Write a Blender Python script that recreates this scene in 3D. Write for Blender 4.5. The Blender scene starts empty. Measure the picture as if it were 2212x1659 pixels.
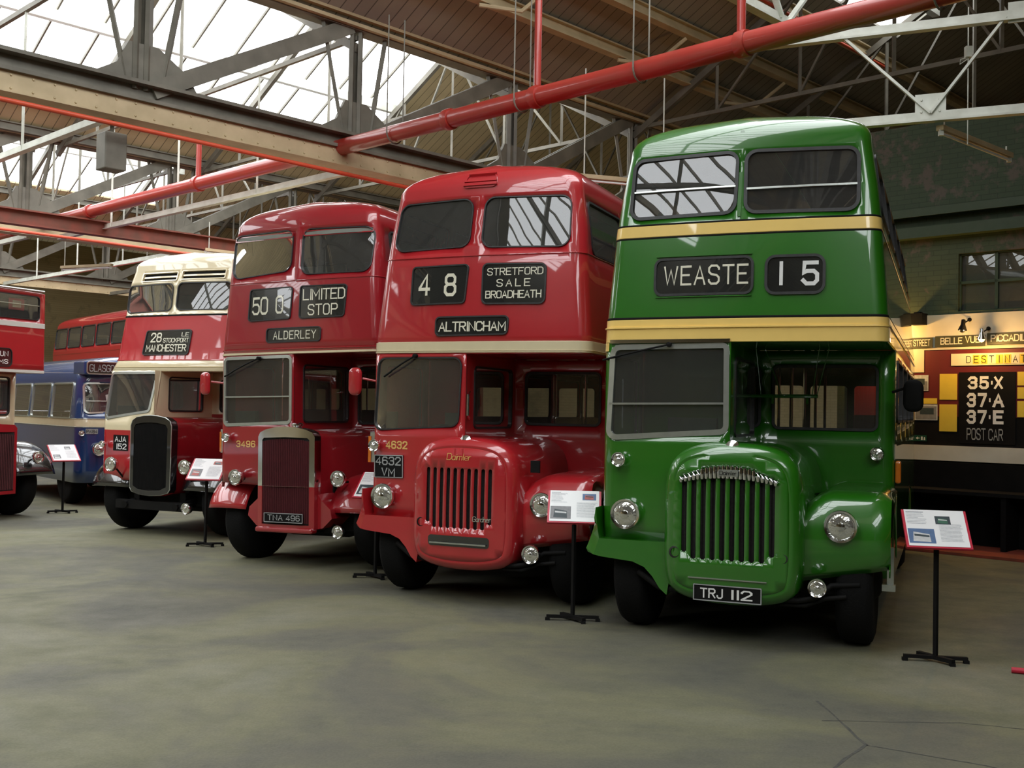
import bpy, bmesh, math, random
from mathutils import Vector, Matrix
from mathutils.geometry import delaunay_2d_cdt
random.seed(7)
SC = bpy.context.scene
COL = SC.collection
PI = math.pi
rad = math.radians

# ---------------------------------------------------------------- camera, view, world, large lights
cam = bpy.data.cameras.new('camera')
cam.sensor_fit = 'HORIZONTAL'; cam.sensor_width = 36.0
cam.lens = 36.0 * 2330.0 / 2212.0
cam.clip_end = 300
cam_o = bpy.data.objects.new('camera', cam); COL.objects.link(cam_o)
PITCH = math.atan((888 - 829.5) / 2330.0); ROLL = 0.0187
cam_o.matrix_world = Matrix.Translation((0, 0, 1.83)) @ Matrix.Rotation(rad(90) + PITCH, 4, 'X') @ Matrix.Rotation(ROLL, 4, 'Z')
SC.camera = cam_o
SC.view_settings.view_transform = 'Standard'
SC.view_settings.look = 'None'
SC.view_settings.exposure = -0.6
SC.view_settings.gamma = 1.0
SC.view_settings.use_curve_mapping = False
try:
    SC.cycles.use_denoising = True
    SC.cycles.max_bounces = 8; SC.cycles.diffuse_bounces = 4; SC.cycles.glossy_bounces = 4
    SC.cycles.transparent_max_bounces = 16; SC.cycles.transmission_bounces = 4
    SC.cycles.sample_clamp_indirect = 6.0
    SC.cycles.caustics_reflective = False; SC.cycles.caustics_refractive = False
except Exception:
    pass
world = bpy.data.worlds.new('overcast_sky'); SC.world = world; world.use_nodes = True
world.node_tree.nodes['Background'].inputs[0].default_value = (0.85, 0.92, 1.0, 1)
world.node_tree.nodes['Background'].inputs[1].default_value = 1.2
SKYLIGHT = 9.0      # brightness of the overcast sky in the roof glazing

def lamp(name, kind, loc, energy, color=(1, 1, 1), size=0.1, target=None, spot=None):
    d = bpy.data.lights.new(name, kind); d.energy = energy; d.color = color
    if kind in ('POINT', 'SPOT'): d.shadow_soft_size = size
    o = bpy.data.objects.new(name, d); COL.objects.link(o); o.location = loc
    if spot: d.spot_size = spot; d.spot_blend = 0.6
    if target is not None:
        o.rotation_euler = (Vector(target) - Vector(loc)).to_track_quat('-Z', 'Y').to_euler()
    return o

# hall axes: u runs along the roof girders (away to the right), v across them (away to the left)
HU = Vector((math.sin(rad(44)), math.cos(rad(44)), 0)); HV = Vector((-HU.y, HU.x, 0))
def hall(u, v, z=0.0): return HU * u + HV * v + Vector((0, 0, z))

# ---------------------------------------------------------------- materials
def srgb(r, g, b):
    f = lambda c: (c / 12.92 if c <= 0.04045 else ((c + 0.055) / 1.055) ** 2.4)
    return (f(r / 255), f(g / 255), f(b / 255), 1)
def mat(name, color, rough=0.5, metal=0.0, coat=0.0, spec=0.5, noise=None, bump=None, coat_rough=0.03):
    m = bpy.data.materials.new(name); m.use_nodes = True
    nt = m.node_tree; b = nt.nodes['Principled BSDF']
    if len(color) == 3: color = (*color, 1)
    b.inputs['Base Color'].default_value = color
    b.inputs['Roughness'].default_value = rough; b.inputs['Metallic'].default_value = metal
    b.inputs['Coat Weight'].default_value = coat; b.inputs['Coat Roughness'].default_value = coat_rough
    b.inputs['Specular IOR Level'].default_value = spec; b.inputs['Coat IOR'].default_value = 1.65
    if noise:                                       # (scale, amount, second colour)
        tc = nt.nodes.new('ShaderNodeTexCoord'); n = nt.nodes.new('ShaderNodeTexNoise')
        n.inputs['Scale'].default_value = noise[0]; n.inputs['Detail'].default_value = 5
        nt.links.new(tc.outputs['Object'], n.inputs['Vector'])
        r = nt.nodes.new('ShaderNodeMapRange'); r.inputs[1].default_value = 0.35; r.inputs[2].default_value = 0.65
        r.inputs[3].default_value = 0; r.inputs[4].default_value = noise[1]
        nt.links.new(n.outputs['Fac'], r.inputs[0])
        mx = nt.nodes.new('ShaderNodeMix'); mx.data_type = 'RGBA'
        mx.inputs['A'].default_value = color; mx.inputs['B'].default_value = (*noise[2][:3], 1)
        nt.links.new(r.outputs[0], mx.inputs['Factor']); nt.links.new(mx.outputs['Result'], b.inputs['Base Color'])
    if bump:                                        # (scale, strength)
        tc = nt.nodes.new('ShaderNodeTexCoord'); n = nt.nodes.new('ShaderNodeTexNoise')
        n.inputs['Scale'].default_value = bump[0]; nt.links.new(tc.outputs['Object'], n.inputs['Vector'])
        bp = nt.nodes.new('ShaderNodeBump'); bp.inputs['Strength'].default_value = bump[1]; bp.inputs['Distance'].default_value = 0.02
        nt.links.new(n.outputs['Fac'], bp.inputs['Height']); nt.links.new(bp.outputs[0], b.inputs['Normal'])
    return m
def emit(name, color, strength):
    m = bpy.data.materials.new(name); m.use_nodes = True; nt = m.node_tree; nt.nodes.clear()
    e = nt.nodes.new('ShaderNodeEmission'); e.inputs[0].default_value = (*color[:3], 1); e.inputs[1].default_value = strength
    o = nt.nodes.new('ShaderNodeOutputMaterial'); nt.links.new(e.outputs[0], o.inputs[0]); return m
def glass(name, tint=(0.93, 0.95, 0.94), gain=2.4, dust=0.06):
    m = bpy.data.materials.new(name); m.use_nodes = True; nt = m.node_tree; nt.nodes.clear()
    t = nt.nodes.new('ShaderNodeBsdfTransparent'); t.inputs[0].default_value = (*tint, 1)
    g = nt.nodes.new('ShaderNodeBsdfGlossy'); g.inputs['Roughness'].default_value = 0.0
    f = nt.nodes.new('ShaderNodeFresnel'); f.inputs[0].default_value = 1.5
    mu = nt.nodes.new('ShaderNodeMath'); mu.operation = 'MULTIPLY'; mu.use_clamp = True; mu.inputs[1].default_value = gain
    nt.links.new(f.outputs[0], mu.inputs[0])
    mx = nt.nodes.new('ShaderNodeMixShader'); nt.links.new(mu.outputs[0], mx.inputs[0])
    nt.links.new(t.outputs[0], mx.inputs[1]); nt.links.new(g.outputs[0], mx.inputs[2])
    d = nt.nodes.new('ShaderNodeBsdfDiffuse'); d.inputs[0].default_value = (0.5, 0.5, 0.48, 1)
    m2 = nt.nodes.new('ShaderNodeMixShader'); m2.inputs[0].default_value = dust
    nt.links.new(mx.outputs[0], m2.inputs[1]); nt.links.new(d.outputs[0], m2.inputs[2])
    o = nt.nodes.new('ShaderNodeOutputMaterial'); nt.links.new(m2.outputs[0], o.inputs[0]); return m
def paint(name, rgb): return mat(name, rgb, rough=0.32, coat=1.0, noise=(9, 0.2, [c * 0.85 for c in rgb[:3]]))

M = {}
M['green'] = paint('green_coach_paint', (0.018, 0.150, 0.005))
M['red'] = paint('red_coach_paint', (0.44, 0.016, 0.022))
M['maroon'] = paint('dark_red_coach_paint', (0.33, 0.010, 0.017))
M['yellow'] = paint('yellow_band_paint', (0.95, 0.66, 0.19))
M['cream'] = paint('cream_coach_paint', (0.74, 0.64, 0.42))
M['blue'] = paint('blue_coach_paint', (0.009, 0.042, 0.16))
M['black'] = mat('gloss_black_paint', (0.006, 0.006, 0.007), rough=0.25, coat=1.0, noise=(12, 0.3, (0.01, 0.01, 0.01)))
M['matt_black'] = mat('matt_black_metal', (0.006, 0.006, 0.006), rough=0.7, spec=0.15, noise=(8, 0.5, (0.012, 0.011, 0.010)))
M['rubber'] = mat('tyre_rubber', (0.007, 0.007, 0.007), rough=0.9, spec=0.15, bump=(60, 0.3))
M['gasket'] = mat('window_rubber', (0.02, 0.02, 0.02), rough=0.45, noise=(20, 0.4, (0.05, 0.05, 0.05)))
M['chrome'] = mat('chrome', (0.85, 0.86, 0.87), rough=0.12, metal=1.0, noise=(14, 0.3, (0.7, 0.7, 0.7)))
M['alloy'] = mat('dull_aluminium', (0.62, 0.66, 0.62), rough=0.32, metal=0.9, noise=(10, 0.4, (0.45, 0.48, 0.45)))
M['lens'] = mat('ribbed_lamp_lens', (0.78, 0.78, 0.74), rough=0.10, metal=0.85, bump=(26, 0.45))
M['amber'] = mat('amber_lens', (0.75, 0.20, 0.02), rough=0.2, coat=1.0, noise=(20, 0.3, (0.6, 0.14, 0.01)))
M['glass'] = glass('bus_window_glass')
M['blind'] = mat('black_destination_blind', (0.016, 0.017, 0.017), rough=0.18, coat=1.0, noise=(6, 0.6, (0.022, 0.024, 0.022)), coat_rough=0.01)
M['letter_cream'] = mat('cream_lettering', (0.80, 0.77, 0.62), rough=0.35, coat=0.6, noise=(25, 0.3, (0.66, 0.63, 0.5)))
M['letter_white'] = mat('white_lettering', (0.85, 0.85, 0.83), rough=0.35, coat=0.6, noise=(25, 0.25, (0.7, 0.7, 0.7)))
M['letter_grey'] = mat('grey_lettering', (0.36, 0.37, 0.37), rough=0.4, noise=(25, 0.3, (0.3, 0.3, 0.3)))
M['letter_gold'] = mat('gold_lettering', (0.80, 0.50, 0.16), rough=0.35, coat=0.5, noise=(25, 0.3, (0.65, 0.38, 0.10)))
M['lining'] = mat('saloon_lining', (0.40, 0.36, 0.28), rough=0.6, noise=(4, 0.5, (0.32, 0.28, 0.2)))
M['dark_lining'] = mat('cab_lining', (0.22, 0.23, 0.20), rough=0.6, noise=(4, 0.5, (0.16, 0.17, 0.15)))
M['seat'] = mat('tan_orange_moquette', (0.42, 0.16, 0.05), rough=0.8, noise=(16, 0.9, (0.30, 0.05, 0.03)))
M['seat_green'] = mat('green_leather_cloth', (0.05, 0.10, 0.06), rough=0.5, noise=(10, 0.6, (0.03, 0.06, 0.04)))
M['slat_maroon'] = mat('dark_maroon_radiator_paint', (0.075, 0.005, 0.009), rough=0.45, noise=(12, 0.4, (0.05, 0.004, 0.006)))
M['core'] = mat('radiator_core', (0.012, 0.010, 0.010), rough=0.7, noise=(40, 0.6, (0.03, 0.025, 0.025)))
M['paper'] = mat('white_card', (0.9, 0.9, 0.9), rough=0.45, noise=(6, 0.2, (0.85, 0.86, 0.88)))
M['board_red'] = mat('red_board_edging', (0.55, 0.02, 0.05), rough=0.4, noise=(9, 0.3, (0.45, 0.02, 0.04)))
M['grey_print'] = mat('grey_print', (0.35, 0.36, 0.4), rough=0.6, noise=(60, 0.8, (0.6, 0.6, 0.62)))

# ---------------------------------------------------------------- mesh helpers
class MB:
    def __init__(s): s.v = []; s.f = []; s.m = []
    def add(s, vs, fs, m=0):
        b = len(s.v); s.v += [tuple(p) for p in vs]; s.f += [tuple(b + i for i in f) for f in fs]; s.m += [m] * len(fs)
    def box(s, c, d, R=None, m=0):
        c = Vector(c); h = [x / 2 for x in d]; vs = []
        for z in (-1, 1):
            for x, y in ((-1, -1), (1, -1), (1, 1), (-1, 1)):
                p = Vector((x * h[0], y * h[1], z * h[2]))
                if R is not None: p = R @ p
                vs.append(c + p)
        s.add(vs, [(3, 2, 1, 0), (4, 5, 6, 7), (0, 1, 5, 4), (1, 2, 6, 5), (2, 3, 7, 6), (3, 0, 4, 7)], m)
    def bar(s, a, b, w, h=None, up=(0, 0, 1), m=0):           # rectangular bar from a to b
        a, b = Vector(a), Vector(b); h = h or w; d = (b - a); L = d.length; d.normalize()
        upv = Vector(up)
        if abs(d.dot(upv)) > 0.97: upv = Vector((HU.x, HU.y, 0))
        x = d.cross(upv).normalized(); y = x.cross(d).normalized()
        vs = [p + x * sx * w / 2 + y * sy * h / 2 for p in (a, b) for sx, sy in ((-1, -1), (1, -1), (1, 1), (-1, 1))]
        s.add(vs, [(3, 2, 1, 0), (4, 5, 6, 7), (0, 1, 5, 4), (1, 2, 6, 5), (2, 3, 7, 6), (3, 0, 4, 7)], m)
    def ibeam(s, a, b, w, h, t=0.03, m=0):                    # I-section, a/b at its centre line
        up = Vector((0, 0, 1)); a, b = Vector(a), Vector(b)
        s.bar(a, b, t, h - 2 * t, m=m)
        s.bar(a + up * (h / 2 - t / 2), b + up * (h / 2 - t / 2), w, t, m=m)
        s.bar(a - up * (h / 2 - t / 2), b - up * (h / 2 - t / 2), w, t, m=m)
    def angle(s, a, b, w, t=0.012, m=0):                      # L-section
        s.bar(a, b, w, t, m=m); s.bar(Vector(a) + Vector((0, 0, w / 2)), Vector(b) + Vector((0, 0, w / 2)), t, w, m=m)
    def tube(s, pts, r, n=10, m=0, cap=True):
        pts = [Vector(p) for p in pts]; rings = []
        ref = Vector((0, 0, 1))
        for i, p in enumerate(pts):
            d = (pts[min(i + 1, len(pts) - 1)] - pts[max(i - 1, 0)]).normalized()
            if abs(d.dot(ref)) > 0.95: ref = Vector((0, 1, 0)) if abs(d.y) < 0.9 else Vector((1, 0, 0))
            x = d.cross(ref).normalized(); y = x.cross(d).normalized()
            rr = r[i] if isinstance(r, (list, tuple)) else r
            rings.append([p + x * rr * math.cos(2 * PI * k / n) + y * rr * math.sin(2 * PI * k / n) for k in range(n)])
        vs = [v for g in rings for v in g]; fs = []
        for i in range(len(pts) - 1):
            for k in range(n): fs.append((i * n + k, i * n + (k + 1) % n, (i + 1) * n + (k + 1) % n, (i + 1) * n + k))
        if cap:
            fs.append(tuple(range(n - 1, -1, -1))); fs.append(tuple((len(pts) - 1) * n + k for k in range(n)))
        s.add(vs, fs, m)
    def lathe(s, prof, o, ax, n=24, m=0, sx=1.0):             # prof: (radius, height along ax)
        o = Vector(o); ax = Vector(ax).normalized()
        ref = Vector((0, 0, 1)) if abs(ax.z) < 0.9 else Vector((1, 0, 0))
        x = ref.cross(ax).normalized(); y = ax.cross(x).normalized(); vs = []; fs = []
        for r, h in prof:
            for k in range(n):
                a = 2 * PI * k / n; vs.append(o + x * r * sx * math.cos(a) + y * r * math.sin(a) + ax * h)
        for i in range(len(prof) - 1):
            for k in range(n): fs.append((i * n + k, i * n + (k + 1) % n, (i + 1) * n + (k + 1) % n, (i + 1) * n + k))
        if prof[0][0] > 1e-5: fs.append(tuple(range(n - 1, -1, -1)))
        if prof[-1][0] > 1e-5: fs.append(tuple((len(prof) - 1) * n + k for k in range(n)))
        s.add(vs, fs, m)
    def grid(s, rows, m=0, close=False):
        n = len(rows[0]); vs = [p for r in rows for p in r]; fs = []
        for i in range(len(rows) - 1):
            for k in range(n - (0 if close else 1)):
                fs.append((i * n + k, i * n + (k + 1) % n, (i + 1) * n + (k + 1) % n, (i + 1) * n + k))
        s.add(vs, fs, m)
    def build(s, name, mats, parent=None, smooth=None, fix=True):
        me = bpy.data.meshes.new(name)
        me.from_pydata(s.v, [], s.f)
        mats = mats if isinstance(mats, (list, tuple)) else [mats]
        for x in mats: me.materials.append(M[x] if isinstance(x, str) else x)
        if len(mats) > 1: me.polygons.foreach_set('material_index', s.m)
        if fix:
            bm = bmesh.new(); bm.from_mesh(me)
            bmesh.ops.remove_doubles(bm, verts=bm.verts, dist=1e-5)
            bmesh.ops.recalc_face_normals(bm, faces=bm.faces); bm.to_mesh(me); bm.free()
        if smooth:
            me.polygons.foreach_set('use_smooth', [True] * len(me.polygons))
            try: me.set_sharp_from_angle(angle=rad(smooth))
            except Exception: pass
        me.update()
        o = bpy.data.objects.new(name, me); COL.objects.link(o)
        if parent is not None: o.parent = parent
        return o

def tag(o, label=None, cat=None, group=None, kind=None):
    if label: o['label'] = label
    if cat: o['category'] = cat
    if group: o['group'] = group
    if kind: o['kind'] = kind
    return o
def empty(name, loc=(0, 0, 0), rz=0.0):
    o = bpy.data.objects.new(name, None); COL.objects.link(o); o.location = loc; o.rotation_euler = (0, 0, rz)
    o.empty_display_size = 0.2; return o
def copy_tree(o, parent=None):
    c = o.copy(); COL.objects.link(c); c.parent = parent
    for ch in list(o.children): copy_tree(ch, c)
    return c

def inside(p, poly):
    x, y = p; c = False; n = len(poly); j = n - 1
    for i in range(n):
        xi, yi = poly[i]; xj, yj = poly[j]
        if (yi > y) != (yj > y) and x < (xj - xi) * (y - yi) / (yj - yi) + xi: c = not c
        j = i
    return c
def dist_poly(p, poly):
    best = 1e9; px, py = p
    for i in range(len(poly)):
        ax, ay = poly[i - 1]; bx, by = poly[i]; dx, dy = bx - ax, by - ay; L = dx * dx + dy * dy
        t = 0 if L == 0 else max(0, min(1, ((px - ax) * dx + (py - ay) * dy) / L))
        d = (ax + t * dx - px) ** 2 + (ay + t * dy - py) ** 2
        if d < best: best = d
    return math.sqrt(best)
def densify(poly, step):
    out = []
    for i in range(len(poly)):
        a = poly[i]; b = poly[(i + 1) % len(poly)]; n = max(1, int(math.ceil(math.hypot(b[0] - a[0], b[1] - a[1]) / step)))
        for k in range(n): out.append((a[0] + (b[0] - a[0]) * k / n, a[1] + (b[1] - a[1]) * k / n))
    return out
def tri_domain(outer, holes, gx, gy, step=0.2, gap=0.012, cuts=()):
    """2D triangulation of outer minus holes, with grid lines gx, gy for curvature."""
    loops = [densify(outer, step)] + [densify(h, step) for h in holes]
    pts = []; edges = []
    for lp in loops:
        b = len(pts); pts += lp; edges += [(b + i, b + (i + 1) % len(lp)) for i in range(len(lp))]
    x0 = min(p[0] for p in outer); x1 = max(p[0] for p in outer); y0 = min(p[1] for p in outer); y1 = max(p[1] for p in outer)
    hb = [(min(q[0] for q in h), max(q[0] for q in h), min(q[1] for q in h), max(q[1] for q in h)) for h in holes]
    for x in gx:
        if not x0 < x < x1: continue
        for y in gy:
            if not y0 < y < y1: continue
            p = (x, y)
            if not inside(p, outer) or dist_poly(p, outer) < gap: continue
            bad = False
            for h, b in zip(holes, hb):
                if b[0] - gap < x < b[1] + gap and b[2] - gap < y < b[3] + gap and (inside(p, h) or dist_poly(p, h) < gap): bad = True; break
            if not bad: pts.append(p)
    for y in cuts:
        if not y0 + .01 < y < y1 - .01: continue
        n = max(8, int((x1 - x0) / .1)); b = len(pts); pts += [(x0 + (x1 - x0) * (k + .013) / (n + .026), y) for k in range(n + 1)]; edges += [(b + k, b + k + 1) for k in range(n)]
    r = delaunay_2d_cdt([Vector(p) for p in pts], edges, [], 0, 1e-6)
    V = [(v.x, v.y) for v in r[0]]; F = []
    for f in r[2]:
        c = (sum(V[i][0] for i in f) / len(f), sum(V[i][1] for i in f) / len(f))
        if not inside(c, outer): continue
        if any(b[0] < c[0] < b[1] and b[2] < c[1] < b[3] and inside(c, h) for h, b in zip(holes, hb)): continue
        F.append(tuple(f))
    return V, F
def frange(a, b, n): return [a + (b - a) * i / n for i in range(n + 1)]

def rq(q, r=0.06, inset=0.0, n=5):
    """rounded quad; q = TL, TR, BR, BL"""
    P = [Vector((p[0], p[1])) for p in q]; N = 4
    cen = sum(P, Vector((0, 0))) / 4
    def line(i):
        a, b = P[i], P[(i + 1) % N]; d = (b - a).normalized(); nrm = Vector((-d.y, d.x))
        if nrm.dot(cen - a) < 0: nrm = -nrm
        return a + nrm * inset, d, nrm
    Ls = [line(i) for i in range(N)]; C = []
    for i in range(N):
        a, d, _ = Ls[i - 1]; b, e, _ = Ls[i]; den = d.x * e.y - d.y * e.x
        t = ((b - a).x * e.y - (b - a).y * e.x) / den; C.append(a + d * t)
    out = []
    for i in range(N):
        c = C[i]; d0 = (C[i - 1] - c).normalized(); d1 = (C[(i + 1) % N] - c).normalized()
        rr = r[i] if isinstance(r, (list, tuple)) else r
        rr = max(0.001, rr - inset)
        half = math.acos(max(-1, min(1, d0.dot(d1)))) / 2; L = rr / math.tan(half)
        mid = c + (d0 + d1).normalized() * (rr / math.sin(half))
        p0 = c + d0 * L - mid; p1 = c + d1 * L - mid
        a0 = math.atan2(p0.y, p0.x); a1 = math.atan2(p1.y, p1.x); da = (a1 - a0 + PI) % (2 * PI) - PI
        for k in range(n + 1):
            a = a0 + da * k / n; out.append((mid.x + rr * math.cos(a), mid.y + rr * math.sin(a)))
    return out
def rect(x0, x1, z0, z1): return [(x0, z1), (x1, z1), (x1, z0), (x0, z0)]

def ring(mb, outer, inner, mp, o0, o1, m=0, olow=None):
    """raised frame between two matching loops on a mapped surface"""
    rows = [[mp(a, z, o0) for a, z in outer], [mp(a, z, o1) for a, z in outer], [mp(a, z, o1) for a, z in inner], [mp(a, z, o0 if olow is None else olow) for a, z in inner]]
    mb.grid(rows, m, close=True)
def fill(mb, poly, mp, off, step=0.25, m=0, rim=None):
    xs = [p[0] for p in poly]; ys = [p[1] for p in poly]
    nx = max(1, int((max(xs) - min(xs)) / step)); ny = max(1, int((max(ys) - min(ys)) / step))
    V, F = tri_domain(poly, [], frange(min(xs), max(xs), nx + 1), frange(min(ys), max(ys), ny + 1), step=step, gap=step * 0.1)
    mb.add([mp(a, z, off) for a, z in V], F, m)
    if rim is not None: mb.grid([[mp(a, z, off) for a, z in poly], [mp(a, z, rim) for a, z in poly]], m, close=True)

# ---------------------------------------------------------------- stroke lettering
G = {
 'A': [[(0, 0), (2, 6), (4, 0)], [(.75, 2), (3.25, 2)]], 'B': [[(0, 3.2), (3, 3.2), (3.8, 3.9), (3.8, 5.3), (3, 6), (0, 6), (0, 0), (3.2, 0), (4, .8), (4, 2.4), (3.2, 3.2)]],
 'C': [[(4, 4.8), (4, 5.2), (3.1, 6), (.9, 6), (0, 5.1), (0, .9), (.9, 0), (3.1, 0), (4, .8), (4, 1.3)]], 'D': [[(0, 0), (0, 6), (2.8, 6), (4, 4.9), (4, 1.1), (2.8, 0), (0, 0)]],
 'E': [[(3.8, 6), (0, 6), (0, 0), (3.8, 0)], [(0, 3.1), (3.1, 3.1)]], 'F': [[(3.8, 6), (0, 6), (0, 0)], [(0, 3.1), (3.1, 3.1)]],
 'G': [[(4, 4.8), (4, 5.2), (3.1, 6), (.9, 6), (0, 5.1), (0, .9), (.9, 0), (3.1, 0), (4, .8), (4, 2.8), (2.3, 2.8)]], 'H': [[(0, 0), (0, 6)], [(4, 0), (4, 6)], [(0, 3), (4, 3)]],
 'I': [[(.5, 0), (.5, 6)]], 'J': [[(3.4, 6), (3.4, .9), (2.5, 0), (.9, 0), (0, .9), (0, 1.6)]], 'K': [[(0, 0), (0, 6)], [(4, 6), (0, 2.4)], [(1.3, 3.6), (4, 0)]],
 'L': [[(0, 6), (0, 0), (3.6, 0)]], 'M': [[(0, 0), (0, 6), (2.3, 2), (4.6, 6), (4.6, 0)]], 'N': [[(0, 0), (0, 6), (4, 0), (4, 6)]],
 'O': [[(.9, 0), (3.1, 0), (4, .9), (4, 5.1), (3.1, 6), (.9, 6), (0, 5.1), (0, .9), (.9, 0)]], 'P': [[(0, 0), (0, 6), (3.1, 6), (4, 5.2), (4, 3.6), (3.1, 2.8), (0, 2.8)]],
 'R': [[(0, 0), (0, 6), (3.1, 6), (4, 5.2), (4, 3.8), (3.1, 3), (0, 3)], [(2, 3), (4, 0)]], 'S': [[(4, 4.9), (4, 5.2), (3.1, 6), (.9, 6), (0, 5.2), (0, 4), (.9, 3.2), (3.1, 2.8), (4, 2), (4, .8), (3.1, 0), (.9, 0), (0, .8), (0, 1.2)]],
 'T': [[(0, 6), (4, 6)], [(2, 6), (2, 0)]], 'U': [[(0, 6), (0, .9), (.9, 0), (3.1, 0), (4, .9), (4, 6)]], 'V': [[(0, 6), (2, 0), (4, 6)]], 'W': [[(0, 6), (1.2, 0), (2.6, 5), (4, 0), (5.2, 6)]],
 'X': [[(0, 0), (4, 6)], [(0, 6), (4, 0)]], 'Y': [[(0, 6), (2, 3), (4, 6)], [(2, 3), (2, 0)]], 'Z': [[(0, 6), (4, 6), (0, 0), (4, 0)]],
 '0': [[(.9, 0), (3.1, 0), (4, .9), (4, 5.1), (3.1, 6), (.9, 6), (0, 5.1), (0, .9), (.9, 0)]], '1': [[(.6, 0), (.6, 6)]],
 '2': [[(0, 4.6), (0, 5.1), (.9, 6), (3.1, 6), (4, 5.1), (4, 3.9), (0, .2), (0, 0), (4, 0)]], '3': [[(0, 5), (.9, 6), (3.1, 6), (4, 5.2), (4, 4), (3.2, 3.2), (1.5, 3.2)], [(3.2, 3.2), (4, 2.4), (4, .8), (3.1, 0), (.9, 0), (0, 1)]],
 '4': [[(3, 0), (3, 6), (0, 1.8), (0, 1.5), (4, 1.5)]], '5': [[(3.8, 6), (.3, 6), (.1, 3.1), (.9, 3.6), (3, 3.6), (4, 2.7), (4, .9), (3.1, 0), (.9, 0), (0, .9)]],
 '6': [[(3.8, 5.2), (3.1, 6), (.9, 6), (0, 5.1), (0, .9), (.9, 0), (3.1, 0), (4, .9), (4, 2.5), (3.1, 3.4), (.9, 3.4), (0, 2.6)]], '7': [[(0, 6), (4, 6), (4, 5.6), (1.6, 0)]],
 '8': [[(.9, 3.2), (0, 2.4), (0, .9), (.9, 0), (3.1, 0), (4, .9), (4, 2.4), (3.1, 3.2), (.9, 3.2), (.2, 3.9), (.2, 5.2), (1, 6), (3, 6), (3.8, 5.2), (3.8, 3.9), (3.1, 3.2)]],
 '9': [[(.2, .8), (.9, 0), (3.1, 0), (4, .9), (4, 5.1), (3.1, 6), (.9, 6), (0, 5.1), (0, 3.5), (.9, 2.6), (3.1, 2.6), (4, 3.4)]], '.': [[(.2, 2.6), (.2, 3.4)]], '-': [[(0, 3), (2.5, 3)]],
 'a': [[(3, 3.6), (.8, 3.6), (0, 2.8), (0, .8), (.8, 0), (2, 0), (3, 1)], [(3, 3.6), (3, 0)]], 'i': [[(.4, 0), (.4, 3.6)], [(.4, 4.8), (.4, 5.3)]], 'm': [[(0, 0), (0, 3.6)], [(0, 2.8), (.8, 3.6), (1.7, 3.6), (2.2, 3), (2.2, 0)], [(2.2, 2.8), (3, 3.6), (3.8, 3.6), (4.4, 3), (4.4, 0)]],
 'l': [[(.4, 6), (.4, .6), (1, 0)]], 'e': [[(0, 1.9), (3, 1.9), (3, 2.9), (2.3, 3.6), (.8, 3.6), (0, 2.8), (0, .8), (.8, 0), (2.8, .2)]], 'r': [[(0, 0), (0, 3.6)], [(0, 2.6), (1, 3.6), (1.8, 3.5)]], 'n': [[(0, 0), (0, 3.6)], [(0, 2.8), (.9, 3.6), (2.1, 3.6), (2.8, 2.9), (2.8, 0)]],
 'd': [[(3, 6), (3, 0)], [(3, 3.6), (.8, 3.6), (0, 2.8), (0, .8), (.8, 0), (2, 0), (3, 1)]],
}
def gw(ch): return max(x for s in G[ch] for x, y in s) if ch in G else 2.2
def text(mb, string, box, mp, th=0.9, gap=1.5, off=0.004, m=0, shear=0.0, fit=True):
    """letters of stroke width th (in sixths of the letter height) inside box = x0, x1, z0, z1 on a mapped surface"""
    x0, x1, z0, z1 = box; adv = []; x = 0.0
    for ch in string: adv.append(x); x += (gw(ch) if ch != ' ' else 1.6) + gap
    W = x - gap + th; Hh = 6 + th; sx = (x1 - x0) / W; sz = (z1 - z0) / Hh
    if not fit: sx = min(sx, sz); x0 = (x0 + x1) / 2 - W * sx / 2
    for ch, ax in zip(string, adv):
        for si, st in enumerate(G.get(ch, [])):
            closed = st[0] == st[-1] and len(st) > 2
            pts = [Vector(p) for p in (st[:-1] if closed else st)]; n = len(pts); L = []; R = []
            for i, p in enumerate(pts):
                dp = (p - pts[i - 1]).normalized() if (i > 0 or closed) else None
                dn = (pts[(i + 1) % n] - p).normalized() if (i < n - 1 or closed) else None
                if dp is None: nr = Vector((-dn.y, dn.x)); k = 1; p = p - dn * th * 0.5
                elif dn is None: nr = Vector((-dp.y, dp.x)); k = 1; p = p + dp * th * 0.5
                else:
                    a = Vector((-dp.y, dp.x)); b = Vector((-dn.y, dn.x)); nr = a + b
                    if nr.length < 1e-3: nr = a
                    nr.normalize(); k = min(1.6, 1 / max(0.35, nr.dot(a)))
                if not closed and (ch in '' ): pass
                L.append(p + nr * th / 2 * k); R.append(p - nr * th / 2 * k)
            f = lambda q: mp(x0 + (q.x + ax + th / 2 + shear * q.y) * sx, z0 + (min(6 + th / 2, max(-th / 2, q.y)) + th / 2) * sz, off + si * .0006)
            vs = [f(q) for q in L] + [f(q) for q in R]
            fs = [(i, (i + 1) % n, n + (i + 1) % n, n + i) for i in range(n if closed else n - 1)]
            mb.add(vs, fs, m)

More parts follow.
